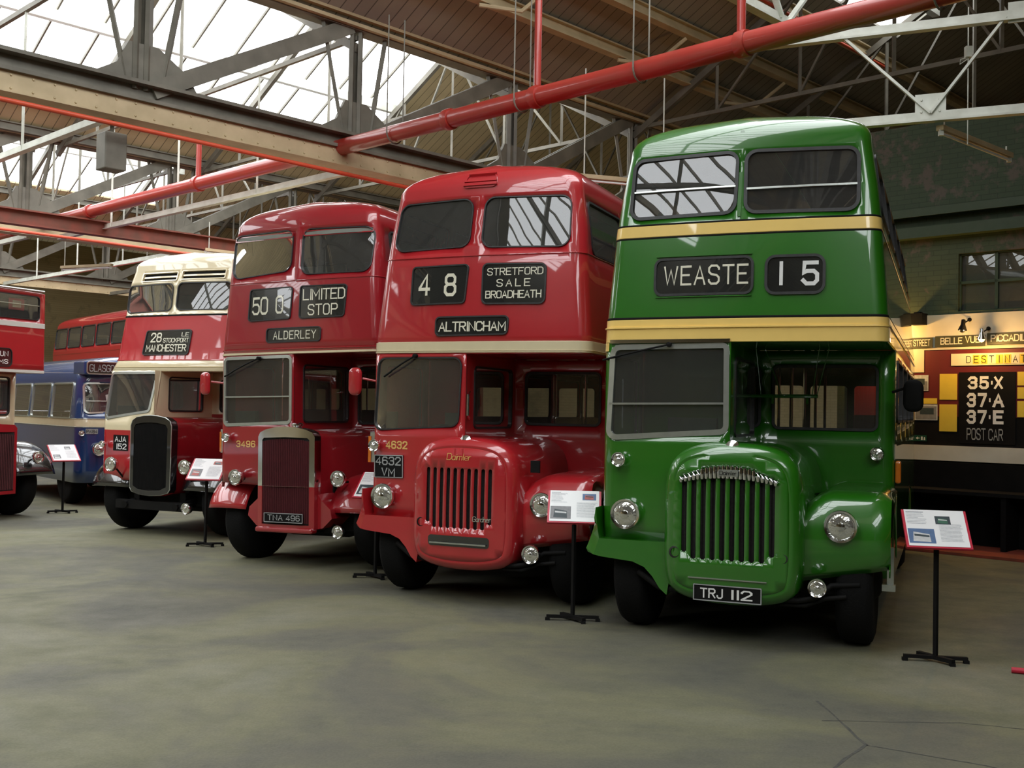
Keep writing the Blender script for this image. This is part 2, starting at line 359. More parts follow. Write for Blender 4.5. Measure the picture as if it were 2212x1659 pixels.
# ================================================================ THE SETTING
def tc_mat(name, build):
    m = bpy.data.materials.new(name); m.use_nodes = True; nt = m.node_tree
    build(nt, nt.nodes['Principled BSDF'], nt.nodes.new('ShaderNodeTexCoord')); return m
def N(nt, kind, **kw):
    n = nt.nodes.new(kind)
    for k, v in kw.items():
        if k.startswith('i_'): n.inputs[k[2:].replace('_', ' ')].default_value = v
        elif k[0] == 'n' and k[1:].isdigit(): n.inputs[int(k[1:])].default_value = v
        else: setattr(n, k, v)
    return n
def floor_mat(nt, b, tc):
    L = nt.links.new
    def ramp(src, *st):
        r = N(nt, 'ShaderNodeValToRGB'); r.color_ramp.elements[0].position = st[0][0]; r.color_ramp.elements[0].color = (*st[0][1], 1)
        r.color_ramp.elements[1].position = st[-1][0]; r.color_ramp.elements[1].color = (*st[-1][1], 1)
        for p, c in st[1:-1]: e = r.color_ramp.elements.new(p); e.color = (*c, 1)
        L(src, r.inputs[0]); return r.outputs[0]
    n1 = N(nt, 'ShaderNodeTexNoise', i_Scale=0.42, i_Detail=6, i_Roughness=0.6, i_Distortion=0.6); L(tc.outputs['Object'], n1.inputs['Vector'])
    n2 = N(nt, 'ShaderNodeTexNoise', i_Scale=1.7, i_Detail=8, i_Roughness=0.7); L(tc.outputs['Object'], n2.inputs['Vector'])
    n3 = N(nt, 'ShaderNodeTexNoise', i_Scale=60, i_Detail=4); L(tc.outputs['Object'], n3.inputs['Vector'])
    c1 = ramp(n1.outputs['Fac'], (0.30, (0.100, 0.100, 0.090)), (0.45, (0.130, 0.127, 0.098)), (0.55, (0.168, 0.164, 0.105)), (0.70, (0.20, 0.195, 0.15)))
    c2 = ramp(n2.outputs['Fac'], (0.30, (0.78, 0.80, 0.80)), (0.5, (1, 1, 0.97)), (0.68, (1.08, 1.07, 1.0)))
    mx = N(nt, 'ShaderNodeMix', data_type='RGBA', blend_type='MULTIPLY'); mx.inputs['Factor'].default_value = 0.85
    L(c1, mx.inputs['A']); L(c2, mx.inputs['B'])
    c3 = ramp(n3.outputs['Fac'], (0.35, (0.82, 0.82, 0.82)), (0.65, (1.1, 1.1, 1.1)))
    m3 = N(nt, 'ShaderNodeMix', data_type='RGBA', blend_type='MULTIPLY'); m3.inputs['Factor'].default_value = 0.6
    L(mx.outputs['Result'], m3.inputs['A']); L(c3, m3.inputs['B'])
    L(m3.outputs['Result'], b.inputs['Base Color'])
    rr = N(nt, 'ShaderNodeMapRange', n1=0.3, n2=0.7, n3=0.75, n4=0.5); L(n2.outputs['Fac'], rr.inputs[0]); L(rr.outputs[0], b.inputs['Roughness'])
    b.inputs['Specular IOR Level'].default_value = 0.25
    bp = N(nt, 'ShaderNodeBump', i_Strength=0.15, i_Distance=0.01); L(n3.outputs['Fac'], bp.inputs['Height']); L(bp.outputs[0], b.inputs['Normal'])
def boards_mat(c1, c2, w=0.22):
    def f(nt, b, tc):
        L = nt.links.new
        sx = N(nt, 'ShaderNodeSeparateXYZ'); L(tc.outputs['Object'], sx.inputs[0])
        dv = N(nt, 'ShaderNodeMath', operation='DIVIDE', n1=w); L(sx.outputs['X'], dv.inputs[0])
        fr = N(nt, 'ShaderNodeMath', operation='FRACT'); L(dv.outputs[0], fr.inputs[0])
        lt = N(nt, 'ShaderNodeMath', operation='LESS_THAN', n1=0.08); L(fr.outputs[0], lt.inputs[0])
        fl = N(nt, 'ShaderNodeMath', operation='FLOOR'); L(dv.outputs[0], fl.inputs[0])
        wn = N(nt, 'ShaderNodeTexWhiteNoise', noise_dimensions='1D'); L(fl.outputs[0], wn.inputs['W'])
        n = N(nt, 'ShaderNodeTexNoise', i_Scale=1.1, i_Detail=6); L(tc.outputs['Object'], n.inputs['Vector'])
        ad = N(nt, 'ShaderNodeMath', operation='MULTIPLY_ADD', n1=0.25, n2=0.0); L(wn.outputs['Value'], ad.inputs[0]); L(n.outputs['Fac'], ad.inputs[2])
        mr = N(nt, 'ShaderNodeMapRange', n1=0.35, n2=0.85); L(ad.outputs[0], mr.inputs[0])
        mx = N(nt, 'ShaderNodeMix', data_type='RGBA'); mx.inputs['A'].default_value = (*c1, 1); mx.inputs['B'].default_value = (*c2, 1); L(mr.outputs[0], mx.inputs['Factor'])
        m2 = N(nt, 'ShaderNodeMix', data_type='RGBA'); m2.inputs['B'].default_value = (c1[0] * .3, c1[1] * .3, c1[2] * .3, 1); L(lt.outputs[0], m2.inputs['Factor']); L(mx.outputs['Result'], m2.inputs['A'])
        L(m2.outputs['Result'], b.inputs['Base Color']); b.inputs['Roughness'].default_value = 0.75
    return f
def brick_mat(c1, c2, peel):
    def f(nt, b, tc):
        L = nt.links.new
        mp = N(nt, 'ShaderNodeMapping'); mp.inputs['Rotation'].default_value = (rad(90), 0, rad(90)); L(tc.outputs['Object'], mp.inputs[0])
        sx = N(nt, 'ShaderNodeSeparateXYZ'); L(tc.outputs['Object'], sx.inputs[0])
        cb = N(nt, 'ShaderNodeCombineXYZ'); L(sx.outputs['Y'], cb.inputs['X']); L(sx.outputs['Z'], cb.inputs['Y'])
        br = N(nt, 'ShaderNodeTexBrick', i_Scale=1.0); br.inputs['Brick Width'].default_value = 0.23; br.inputs['Row Height'].default_value = 0.075; br.inputs['Mortar Size'].default_value = 0.006
        br.inputs['Color1'].default_value = (*c1, 1); br.inputs['Color2'].default_value = (*c2, 1); br.inputs['Mortar'].default_value = (c1[0] * .75, c1[1] * .75, c1[2] * .75, 1); L(cb.outputs[0], br.inputs['Vector'])
        n = N(nt, 'ShaderNodeTexNoise', i_Scale=1.6, i_Detail=7, i_Roughness=0.7); L(tc.outputs['Object'], n.inputs['Vector'])
        mr = N(nt, 'ShaderNodeMapRange', n1=0.56, n2=0.62); L(n.outputs['Fac'], mr.inputs[0])
        mx = N(nt, 'ShaderNodeMix', data_type='RGBA'); mx.inputs['B'].default_value = (*peel, 1); L(mr.outputs[0], mx.inputs['Factor']); L(br.outputs['Color'], mx.inputs['A'])
        L(mx.outputs['Result'], b.inputs['Base Color']); b.inputs['Roughness'].default_value = 0.8
        bp = N(nt, 'ShaderNodeBump', i_Strength=0.2, i_Distance=0.01); L(br.outputs['Fac'], bp.inputs['Height']); bp.invert = True; L(bp.outputs[0], b.inputs['Normal'])
    return f
M['floor'] = tc_mat('worn_concrete', floor_mat)
M['boards'] = tc_mat('tan_roof_boards', boards_mat((0.74, 0.61, 0.37), (0.58, 0.48, 0.29)))
M['boards_grey'] = tc_mat('grey_roof_boards', boards_mat((0.40, 0.37, 0.31), (0.30, 0.28, 0.24)))  # darker, greyer board tone for a single far slope
M['brick_green'] = tc_mat('green_painted_brick', brick_mat((0.045, 0.066, 0.036), (0.052, 0.075, 0.04), (0.10, 0.082, 0.062)))
M['brick_tan'] = tc_mat('buff_painted_brick', brick_mat((0.36, 0.28, 0.14), (0.32, 0.25, 0.12), (0.25, 0.2, 0.1)))
M['steel'] = mat('grey_painted_steel', (0.20, 0.185, 0.145), rough=0.6, noise=(3, 0.8, (0.12, 0.11, 0.085)))
M['steel_tan'] = mat('buff_painted_steel', (0.58, 0.46, 0.28), rough=0.6, noise=(3, 0.7, (0.42, 0.33, 0.19)))
M['steel_white'] = mat('white_painted_steel', (0.66, 0.67, 0.60), rough=0.5, noise=(5, 0.6, (0.45, 0.45, 0.38)))
M['steel_rust'] = mat('rust_red_steel', (0.22, 0.05, 0.03), rough=0.6, noise=(4, 0.8, (0.12, 0.05, 0.03)))
M['pipe_red'] = mat('red_sprinkler_paint', (0.40, 0.035, 0.025), rough=0.35, coat=0.3, noise=(3, 0.5, (0.32, 0.045, 0.03)))
M['pipe_orange'] = mat('orange_red_pipe_paint', (0.75, 0.11, 0.05), rough=0.4, noise=(5, 0.5, (0.6, 0.08, 0.04)))
M['skyglass'] = emit('skylit_wired_glass', (0.95, 0.98, 1.0), SKYLIGHT)
M['white_wall'] = mat('white_limewash', (0.70, 0.66, 0.55), rough=0.8, noise=(2, 0.7, (0.55, 0.50, 0.40)))
RZ = rad(46)
def HB(mb, name, mats, parent=None, kind='structure', **k):
    o = mb.build(name, mats, parent, **k)
    if parent is None:
        o.rotation_euler = (0, 0, RZ)
        if kind: o['kind'] = kind
    return o

# floor with cut joints
fl = MB(); fl.add([(-30, -30, 0), (45, -30, 0), (45, 50, 0), (-30, 50, 0)], [(0, 1, 2, 3)])
tag(fl.build('floor', 'floor'), kind='structure')
M['joint'] = mat('dark_floor_crack', (0.05, 0.05, 0.045), rough=0.9, noise=(30, 0.6, (0.12, 0.12, 0.1)))
def crack(pts, w):
    mb = MB(); out = []
    for i in range(len(pts) - 1):
        for k in range(6):
            t = k / 6; out.append((pts[i][0] + (pts[i + 1][0] - pts[i][0]) * t + random.uniform(-.008, .008), pts[i][1] + (pts[i + 1][1] - pts[i][1]) * t + random.uniform(-.008, .008)))
    out.append(pts[-1]); L = []; R = []
    for i, p in enumerate(out):
        a = out[max(0, i - 1)]; b = out[min(len(out) - 1, i + 1)]; d = Vector((b[0] - a[0], b[1] - a[1])).normalized(); ww = w * random.uniform(.5, 1.2) / 2
        L.append((p[0] - d.y * ww, p[1] + d.x * ww, .0012)); R.append((p[0] + d.y * ww, p[1] - d.x * ww, .0012))
    mb.grid([L, R]); return mb
tag(crack([(1.62, 5.55), (2.02, 6.08), (2.0, 7.0)], .022).build('floor_crack', 'joint'), kind='structure')
tag(crack([(2.02, 6.08), (2.55, 5.75), (2.9, 5.5)], .012).build('floor_crack', 'joint'), kind='structure')
tag(crack([(1.9, 6.55), (2.75, 6.55), (3.15, 6.42)], .010).build('floor_crack', 'joint'), kind='structure')

# roof: bays between girders; far slope falls away from the camera, near slope rises
GV = [12.7 + 10.35 * k for k in range(-3, 3)]      # -18.35 ... 33.4
ZV, K = 7.45, 0.557
U0, U1 = -26.0, 27.0
def slope_pt(u, v, i, far, dz=0.0):
    g0, g1 = GV[i], GV[i] + 10.35
    return (u, v, ZV + ((g1 - v) if far else (v - g0)) * K + dz)
wn = 0
for i in range(len(GV)):
    g0 = GV[i]; mid = g0 + 5.175
    for far in (False, True):
        a, b = (mid, g0 + 10.35) if far else (g0, mid)
        lo, hi = (a + 0.45, b - 1.3) if far else (a + 1.3, b - 0.45)
        if i == 2 and far: lo, hi = 7.75, 9.3
        spans = {(3, True): [(-24.5, -13.5), (-6.5, 16.7)], (4, True): [(-6.5, 16.7)], (3, False): [(-6.5, 16.7)], (4, False): [(-4, 16.7)], (2, False): [(-10, 11)], (1, False): [(-8, 4)], (2, True): [(16.9, 20.4)]}.get((i, far), [])  # near-slope panes in the far bays are unseen, added to light the boards
        mb = MB()
        def slab(u0, u1, v0, v1):
            if u1 - u0 < .01 or v1 - v0 < .01: return
            P = [slope_pt(u0, v0, i, far), slope_pt(u1, v0, i, far), slope_pt(u1, v1, i, far), slope_pt(u0, v1, i, far)]
            mb.add(P + [(p[0], p[1], p[2] + .06) for p in P], [(3, 2, 1, 0), (4, 5, 6, 7), (0, 1, 5, 4), (1, 2, 6, 5), (2, 3, 7, 6), (3, 0, 4, 7)])
        if not spans: slab(U0, U1, a, b)
        else:
            slab(U0, U1, a, lo); slab(U0, U1, hi, b); uu = U0
            for g in spans: slab(uu, g[0], lo, hi); uu = g[1]
            slab(uu, U1, lo, hi)
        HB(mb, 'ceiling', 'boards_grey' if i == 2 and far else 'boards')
        for ug in spans:
            wn += 1
            gp = MB(); gp.add([slope_pt(ug[0], lo, i, far, .05), slope_pt(ug[1], lo, i, far, .05), slope_pt(ug[1], hi, i, far, .05), slope_pt(ug[0], hi, i, far, .05)], [(0, 1, 2, 3)])
            w = HB(gp, 'window_%d' % wn, 'skyglass'); w['label'] = 'white skylight glazing in the roof slope, some unseen panes added for light'
            bars = MB(); n = int((ug[1] - ug[0]) / 0.92)
            for k in range(n + 1):
                u = ug[0] + (ug[1] - ug[0]) * k / n
                bars.bar(slope_pt(u, lo, i, far, .02), slope_pt(u, hi, i, far, .02), .035, .06)
            bars.build('glazing_bars', 'steel', w)
            pl = MB(); vm = (lo + hi) / 2
            pl.bar(slope_pt(ug[0], vm, i, far, -.1), slope_pt(ug[1], vm, i, far, -.1), .14, .2)
            pl.build('purlin', 'steel_white', w)
# purlins and wind braces below the boarded slope nearest the camera
for v_ in (9.65, 10.68, 11.45):
    p = MB(); p.ibeam(slope_pt(6.2, v_, 2, True, -.16), slope_pt(U1, v_, 2, True, -.16), .16, .2, .025); HB(p, 'trim_1', 'steel_tan')
bz = MB()
for u_ in (11.0, 14.3, 17.6, 20.9):
    A_ = slope_pt(u_, 11.45, 2, True, -.3); B_ = slope_pt(u_ + .9, 10.68, 2, True, -.3); Md = slope_pt(u_ + .55, 11.1, 2, True, -.52)
    bz.tube([A_, Md, B_], .035, 8)
HB(bz, 'trim_2', 'steel_tan')
for i in (3, 4):
    p = MB()
    for v_ in (GV[i] + 9.2, GV[i] + 10.05): p.ibeam(slope_pt(6, v_, i, True, -.14), slope_pt(U1, v_, i, True, -.14), .14, .18, .025)
    HB(p, 'trim_3', 'steel')

# lattice girders under the valleys
def girder(v, shift, low=5.35, label=None, u0=-13.4, n=12):
    root = empty('roof_girder'); root.rotation_euler = (0, 0, RZ); tag(root, label, kind='structure')
    bc = MB(); bc.ibeam((U0, v, low + .36), (U1, v, low + .36), .34, .26, .045); bc.build('bottom_chord', 'steel', root)
    pl = MB(); pl.box(((U0 + U1) / 2, v - .1, low + .115), (U1 - U0, .03, .23)); pl.box(((U0 + U1) / 2, v, low - .012), (U1 - U0, .34, .02))
    for k in range(int((U1 - 2) / .25)):
        for s in (.04, .19): pl.lathe([(.016, 0), (.012, .012), (0, .016)], (2 + k * .25, v - .115, low + s), (0, -1, 0), 6)
    pl.build('flange_plate', 'steel_tan', root)
    tp = MB(); tp.ibeam((U0, v, ZV + .17), (U1, v, ZV + .17), .36, .44, .05); tp.box(((U0 + U1) / 2, v - .05, ZV + .2), (U1 - U0, .3, .26)); tp.build('valley_beam', ['steel_tan'], root)
    fb = MB(); fb.box(((U0 + U1) / 2, v + .02, ZV - .05), (U1 - U0, .24, .04)); fb.build('lower_flange', 'steel', root)
    for k in range(n):
        u = u0 + shift + k * 3.33
        if not U0 < u < U1 - 1: continue
        p = MB()
        for s in (-.075, .075): p.bar((u + s, v, low + .4), (u + s, v, ZV), .055, .16)
        p.box((u, v + .06, (low + ZV) / 2), (.16, .03, ZV - low - .5)); p.build('post', 'steel', root)
        d = MB()
        for s in (-.05, .05): d.bar((u + .12, v + s, low + .42), (u + 3.2, v + s, ZV - .02), .05, .22)
        d.build('diagonal', 'steel', root)
        t = MB()
        t.bar((u - .2, v, low + .42), (u - .62, v, ZV), .05, .07); t.bar((u + .25, v, low + .42), (u + .55, v, ZV), .06, .08)
        t.build('strut', 'steel', root)
        g = MB(); P = [(u - .75, low + .44), (u + .8, low + .44), (u + .62, low + .72), (u + .2, low + .98), (u - .2, low + .98), (u - .35, low + .68)]
        for s in (-.035, .035): pass
        vs = [(x, v - .03, z) for x, z in P] + [(x, v + .03, z) for x, z in P]; m_ = len(P)
        g.add(vs, [tuple(range(m_)), tuple(range(2 * m_ - 1, m_ - 1, -1))] + [(j, m_ + j, m_ + (j + 1) % m_, (j + 1) % m_) for j in range(m_)])
        g.build('gusset', 'steel', root)
    return root
girder(GV[3], -.2, label='lattice roof girder crossing above the red buses')
girder(GV[4], -.85, label='lattice roof girder far behind the cream and red bus')
girder(GV[2], -.2, label='lattice roof girder overhead')
for v_ in (GV[5],): girder(v_, -.85, label='lattice roof girder at the far end of the hall')
# red steel beam just in front of the far girder, with its pipe
b_ = MB(); b_.ibeam((-10, 20.75, 5.3), (24, 20.75, 5.3), .24, .3, .03); HB(b_, 'trim_4', 'steel_rust')
# roof trusses between the girders: rafters, king struts and white tie bars
def truss(u, i, tie='steel_white', full=True):
    root = empty('roof_truss'); root.rotation_euler = (0, 0, RZ); tag(root, 'roof truss with thin struts between two girders', kind='structure')
    g0, g1 = GV[i], GV[i] + 10.35; mid = (g0 + g1) / 2
    rf = MB()
    for far in (False, True):
        a, b = (mid, g1) if far else (g0, mid)
        rf.bar(slope_pt(u, a, i, far, -.3), slope_pt(u, b, i, far, -.3), .09, .12)
    rf.build('rafter', 'steel', root)
    st = MB(); zt = 7.3
    st.bar((u, g0, zt), (u, g1, zt), .06, .07)
    for f in ((.18, .34, .5, .66, .82) if full else (.5, .82)):
        v = g0 + 10.35 * f; far = f > .5; z = slope_pt(u, v, i, far, -.3)[2]
        st.bar((u, v, zt), (u, v, z), .05, .05)
        if f != .5 and full:
            v2 = v + (1.66 if f < .5 else -1.66); st.bar((u, v, zt if f < .5 else zt), (u, v2, slope_pt(u, v2, i, f > .5, -.3)[2]), .04, .04)
    st.build('strut', 'steel', root)
    if tie:
        t = MB(); t.angle((u, g0 + .2, 5.3), (u, g1 - .2, 5.3), .1, .02)
        t.build('tie_bar', tie, root)
        h = MB()
        for f in (.25, .5, .75): h.bar((u, g0 + 10.35 * f, 5.3), (u, g0 + 10.35 * f, 7.3), .03)
        h.build('hanger', tie, root)
for u_ in (5.95, 9.72, 13.0, 16.4, 19.7, 23.0): truss(u_, 3, 'steel_white' if u_ < 10 else None, u_ > 14)
for u_ in (5.95, 9.2, 12.5, 15.8, 19.2, 22.5): truss(u_, 4, 'steel_white' if u_ < 13 else 'steel')
for u_ in (-3.5, 1.0, 4.6): truss(u_, 2, None, False)
for u_ in (16.4, 19.7): truss(u_, 2, None)

# white lattice truss over the green bus and its end wall
def skew_truss():
    root = empty('roof_truss'); tag(root, 'white lattice truss with gusset plates above the green bus', kind='structure')
    a = Vector((2.40, 13.66, 0)); b = Vector((7.6, 11.395, 0)); d = (b - a).normalized(); up = Vector((0, 0, 1))
    P = lambda s, z: a + d * s + up * z
    L = (b - a).length
    c = MB(); c.angle(P(1.2, 5.33), P(L, 5.33), .11, .025); c.build('bottom_chord', 'steel_white', root)
    c = MB(); c.angle(P(.75, 6.42), P(L, 6.42), .11, .025); c.build('top_chord', 'steel_white', root)
    s0 = 2.68
    for k in (0, 1):
        s = s0 + k * 2.05
        w = MB(); w.bar(P(s, 5.42), P(s - 1.02, 6.46), .075, .03); w.bar(P(s, 5.42), P(s + .8, 6.46), .075, .03); w.build('lattice_bar', 'steel_white', root)
        g = MB(); g.box(P(s, 5.5), (.34, .02, .3), Matrix.Rotation(math.atan2(d.y, d.x), 3, 'Z'))
        for dx, dz in ((-.1, .08), (.1, .08), (-.1, -.06), (0, -.08), (.1, -.06)): g.lathe([(.016, 0), (.012, .012)], P(s + dx, 5.5 + dz) + Vector((d.y, -d.x, 0)) * .012, (d.y, -d.x, 0), 8)
        g.build('gusset', 'steel_white', root)
    g = MB(); g.box(P(L - 2.0, 6.5), (.34, .02, .24), Matrix.Rotation(math.atan2(d.y, d.x), 3, 'Z')); g.build('gusset', 'steel_white', root)
skew_truss()
w_ = MB(); w_.angle((7.5, 6.5, 6.43), (11.33, 6.5, 6.43), .12, .025); HB(w_, 'trim_5', 'steel_white')
w_ = MB(); w_.bar((11.13, 6.48, 6.5), (9.2, 6.48, 8.9), .075, .03); HB(w_, 'trim_5', 'steel_white')
w_ = MB(); w_.bar((11.3, 6.48, 6.5), (11.95, 6.48, 7.15), .085, .03); HB(w_, 'trim_5', 'steel_white')

# red sprinkler main and its branches
sp = empty('sprinkler_pipe'); sp.rotation_euler = (0, 0, RZ)
tag(sp, 'long thick red sprinkler main running diagonally under the roof', 'pipe')
p = MB(); p.tube([(9.4, v_, 5.6) for v_ in (-6, 0, 5, 10, 15, 20, 25, 30, 36)], .115, 20); p.build('pipe', 'pipe_red', sp, smooth=40)
for v_ in (5.9, 8.75, 10.3, 13.4, 16.6, 20.7, 24.5):
    f = MB(); f.lathe([(.115, -.06), (.135, -.06), (.14, -.02), (.14, .02), (.135, .06), (.115, .06)], (9.4, v_, 5.6), (0, 1, 0), 20); f.build('coupling', 'pipe_red', sp, smooth=40)
for v_ in (3.9, 7.2, 9.0, 11.4):
    f = MB(); f.tube([(9.4 + .14 * math.cos(t), v_, 5.6 + .14 * math.sin(t)) for t in frange(-PI, 0, 10)], .01, 6); f.bar((9.26, v_, 5.6), (9.26, v_, 7.2), .016); f.bar((9.54, v_, 5.6), (9.54, v_, 7.2), .016); f.build('hanger', 'steel', sp)
for v_, z1 in ((5.93, 7.6), (8.75, 7.8), (16.6, 6.9)):
    f = MB(); f.tube([(9.4, v_, 5.66), (9.4, v_, z1)], .045, 12); f.build('riser', 'pipe_red', sp, smooth=40)
def branch(pts, r, label, m='pipe_orange', rz=True):
    b = MB(); b.tube(pts, r, 10); o = b.build('branch_pipe', m, None, smooth=40)
    if rz: o.rotation_euler = (0, 0, RZ)
    return tag(o, label, 'pipe')
branch([(2, 12.45, 5.22), (6, 12.45, 5.2), (12.4, 12.45, 5.17)], .03, 'thin orange pipe under the nearest roof girder')
branch([(2, 20.5, 5.02), (14, 20.5, 4.98)], .03, 'thin orange pipe under the rust red beam at the left')
branch([(9.0, 9.6, 8.9), (13.0, 9.6, 8.88), (20.5, 9.6, 8.85)], .03, 'thin copper coloured pipe along the roof slope above the white truss')

# walls
def wall(name, u0, u1, v0, v1, z0, z1, m):
    b = MB(); b.box(((u0 + u1) / 2, (v0 + v1) / 2, (z0 + z1) / 2), (u1 - u0, v1 - v0, z1 - z0)); return HB(b, name, m)
wall('wall_left', U0, U1, 38.2, 38.6, 0, 7.5, 'brick_tan')
wall('wall_end', U1 - .3, U1, -18, 38.2, 0, 13, 'brick_tan')
wall('wall_back', U0, U1, -18.8, -18.4, 0, 7.5, 'brick_tan')
wall('wall_front', U0 - .3, U0, -18, 38.2, 0, 13, 'brick_tan')
PW = 15.95                                     # the partition with the display
wp = MB()
v0, v1 = -6.0, 8.2; wz0, wz1, wv0, wv1 = 3.42, 4.27, 4.2, 6.30     # window opening
for (a, b, c, d) in ((v0, wv0, 0, 6.3), (wv1, v1, 0, 6.3), (wv0, wv1, 0, wz0), (wv0, wv1, wz1, 6.3)):
    wp.box((PW + .15, (a + b) / 2, (c + d) / 2), (.3, b - a, d - c))
HB(wp, 'wall_right', 'brick_green')
ww = MB(); ww.box((PW + .11, (wv0 + wv1) / 2, (wz0 + wz1) / 2), (.012, wv1 - wv0, wz1 - wz0)); M['pane'] = glass('dusty_window_glass', (.55, .58, .55), 1.4, .10)
w = HB(ww, 'window_20', 'pane'); fr = MB()
for v_ in (wv0, wv0 + .525, wv0 + 1.05, wv0 + 1.575, wv1): fr.box((PW + .08, v_, (wz0 + wz1) / 2), (.05, .045, wz1 - wz0))
for z_ in (wz0, (wz0 + wz1) / 2, wz1): fr.box((PW + .08, (wv0 + wv1) / 2, z_), (.05, wv1 - wv0, .04))
M['frame_green'] = mat('dark_green_joinery', (0.035, 0.06, 0.03), rough=0.5, noise=(8, 0.4, (0.05, 0.07, 0.04)))
fr.build('window_frame', 'frame_green', w)
for z_, h_, m in ((4.62, .16, 'frame_green'), (4.92, .12, 'frame_green')):
    b = MB(); b.box((PW - .09, 1, z_), (.18, 14, h_)); HB(b, 'trim_6', m)
b = MB(); b.box((PW - .012, 1, 3.12), (.02, 14, .52)); HB(b, 'trim_7', 'white_wall')
b = MB(); b.box((PW - .05, 1, 1.33), (.08, 14, .22)); HB(b, 'trim_8', 'white_wall')
M['panel_red'] = mat('dark_red_display_board', (0.13, 0.008, 0.012), rough=0.5, noise=(5, 0.4, (0.10, 0.008, 0.01)))
M['panel_black'] = mat('black_display_board', (0.007, 0.007, 0.007), rough=0.7, spec=0.08, noise=(5, 0.4, (0.014, 0.012, 0.012)))
b = MB(); b.box((PW - .02, 1, 2.36), (.03, 14, .98)); b.box((PW - .018, 1, 1.66), (.03, 14, .44), m=1); HB(b, 'trim_9', ['panel_red', 'panel_black'])
b = MB(); b.box((PW - .1, 1, .60), (.06, 14, 1.2)); HB(b, 'trim_10', 'panel_black')
b = MB(); b.box((PW - .75, 1, .02), (1.1, 14, .035)); M['kerb'] = mat('red_floor_paint', (0.30, 0.05, 0.025), rough=0.7, noise=(4, 0.7, (0.15, 0.04, 0.02))); HB(b, 'trim_11', 'kerb')

# ================================================================ BUSES
def interp(tab, z):
    if z <= tab[0][0]: return tab[0][1]
    for (a, p), (b, q) in zip(tab, tab[1:]):
        if z <= b: return p + (q - p) * (z - a) / (b - a)
    return tab[-1][1]
class Skin:
    """bodywork surface: t runs round the plan outline (0 = middle of the front, 1..2 = corner, >2 = side), p is height then roof arc"""
    def __init__(s, W, YF, r=.13, bow=.03, tail=7.9, zc=9., hb=.4, fd=.8, e=.82):
        s.W, s.YF, s.r, s.bow, s.tail, s.zc, s.hb, s.fd, s.e = W, YF, r, bow, tail, zc, hb, fd, e; s.LS = tail - .4
    def frame(s, p):
        if p <= s.zc:
            w = interp(s.W, p); return w, interp(s.YF, p), s.r, p, s.tail
        a = min(1, (p - s.zc) / s.hb) * PI / 2; c = max(0.0, math.cos(a)) ** s.e; z = s.zc + s.hb * math.sin(a) ** s.e
        w0 = interp(s.W, s.zc); w = w0 * c; ins = w0 - w
        return w, interp(s.YF, s.zc) + s.fd * (1 - c), min(max(s.r + 1.1 * ins, .001), w * .995 + 1e-4), z, s.tail - .25 * (1 - c)
    def P(s, t, p):
        w, y, r, z, tail = s.frame(p); sg = -1 if t < 0 else 1; t = abs(t); f = w - r
        if t <= 1: return Vector((sg * t * f, y + s.bow * t * t, z))
        if t <= 2:
            a = (t - 1) * PI / 2; return Vector((sg * (f + r * math.sin(a)), y + s.bow + r - r * math.cos(a), z))
        ys = y + s.bow + r; return Vector((sg * w, ys + (tail - ys) * min(1, (t - 2) / s.LS), z))
    def S(s, t, p, off=0.0):
        a = s.P(t, p)
        if abs(off) < 1e-9: return a
        e = .01; t0, t1 = t - e, t + e
        if t0 < -2 - s.LS: t0 = t
        if t1 > 2 + s.LS: t1 = t
        n = (s.P(t1, p) - s.P(t0, p)).cross(s.P(t, p + e) - s.P(t, p - e))
        return a + n.normalized() * off if n.length > 1e-9 else a
    def tx(s, x, z):
        w, y, r, _, _ = s.frame(z); f = w - r; a = abs(x)
        t = a / f if a <= f else 1 + math.asin(min(1, (a - f) / r)) / (PI / 2)
        return t if x >= 0 else -t
    def ty(s, y, z):
        w, yf, r, _, tail = s.frame(z); ys = yf + s.bow + r
        if y < ys: return 1 + math.acos(max(0, min(1, (ys - y) / r))) / (PI / 2)
        return 2 + s.LS * (y - ys) / (tail - ys)
    def front(s): return lambda x, z, o=0: s.S(s.tx(x, z), z, o)
    def side(s, g): return lambda y, z, o=0: s.S(g * s.ty(y, z), z, o)
    def df(s, poly): return [(s.tx(x, z), z) for x, z in poly]
    def ds(s, poly, g): return [(g * s.ty(y, z), z) for y, z in poly]
def tgrid(LS): 
    a = frange(0, 1, 7)[1:] + frange(1, 2, 8)[1:] + frange(2, 2 + LS, 40)[1:]
    return [-x for x in reversed(a)] + [0] + a
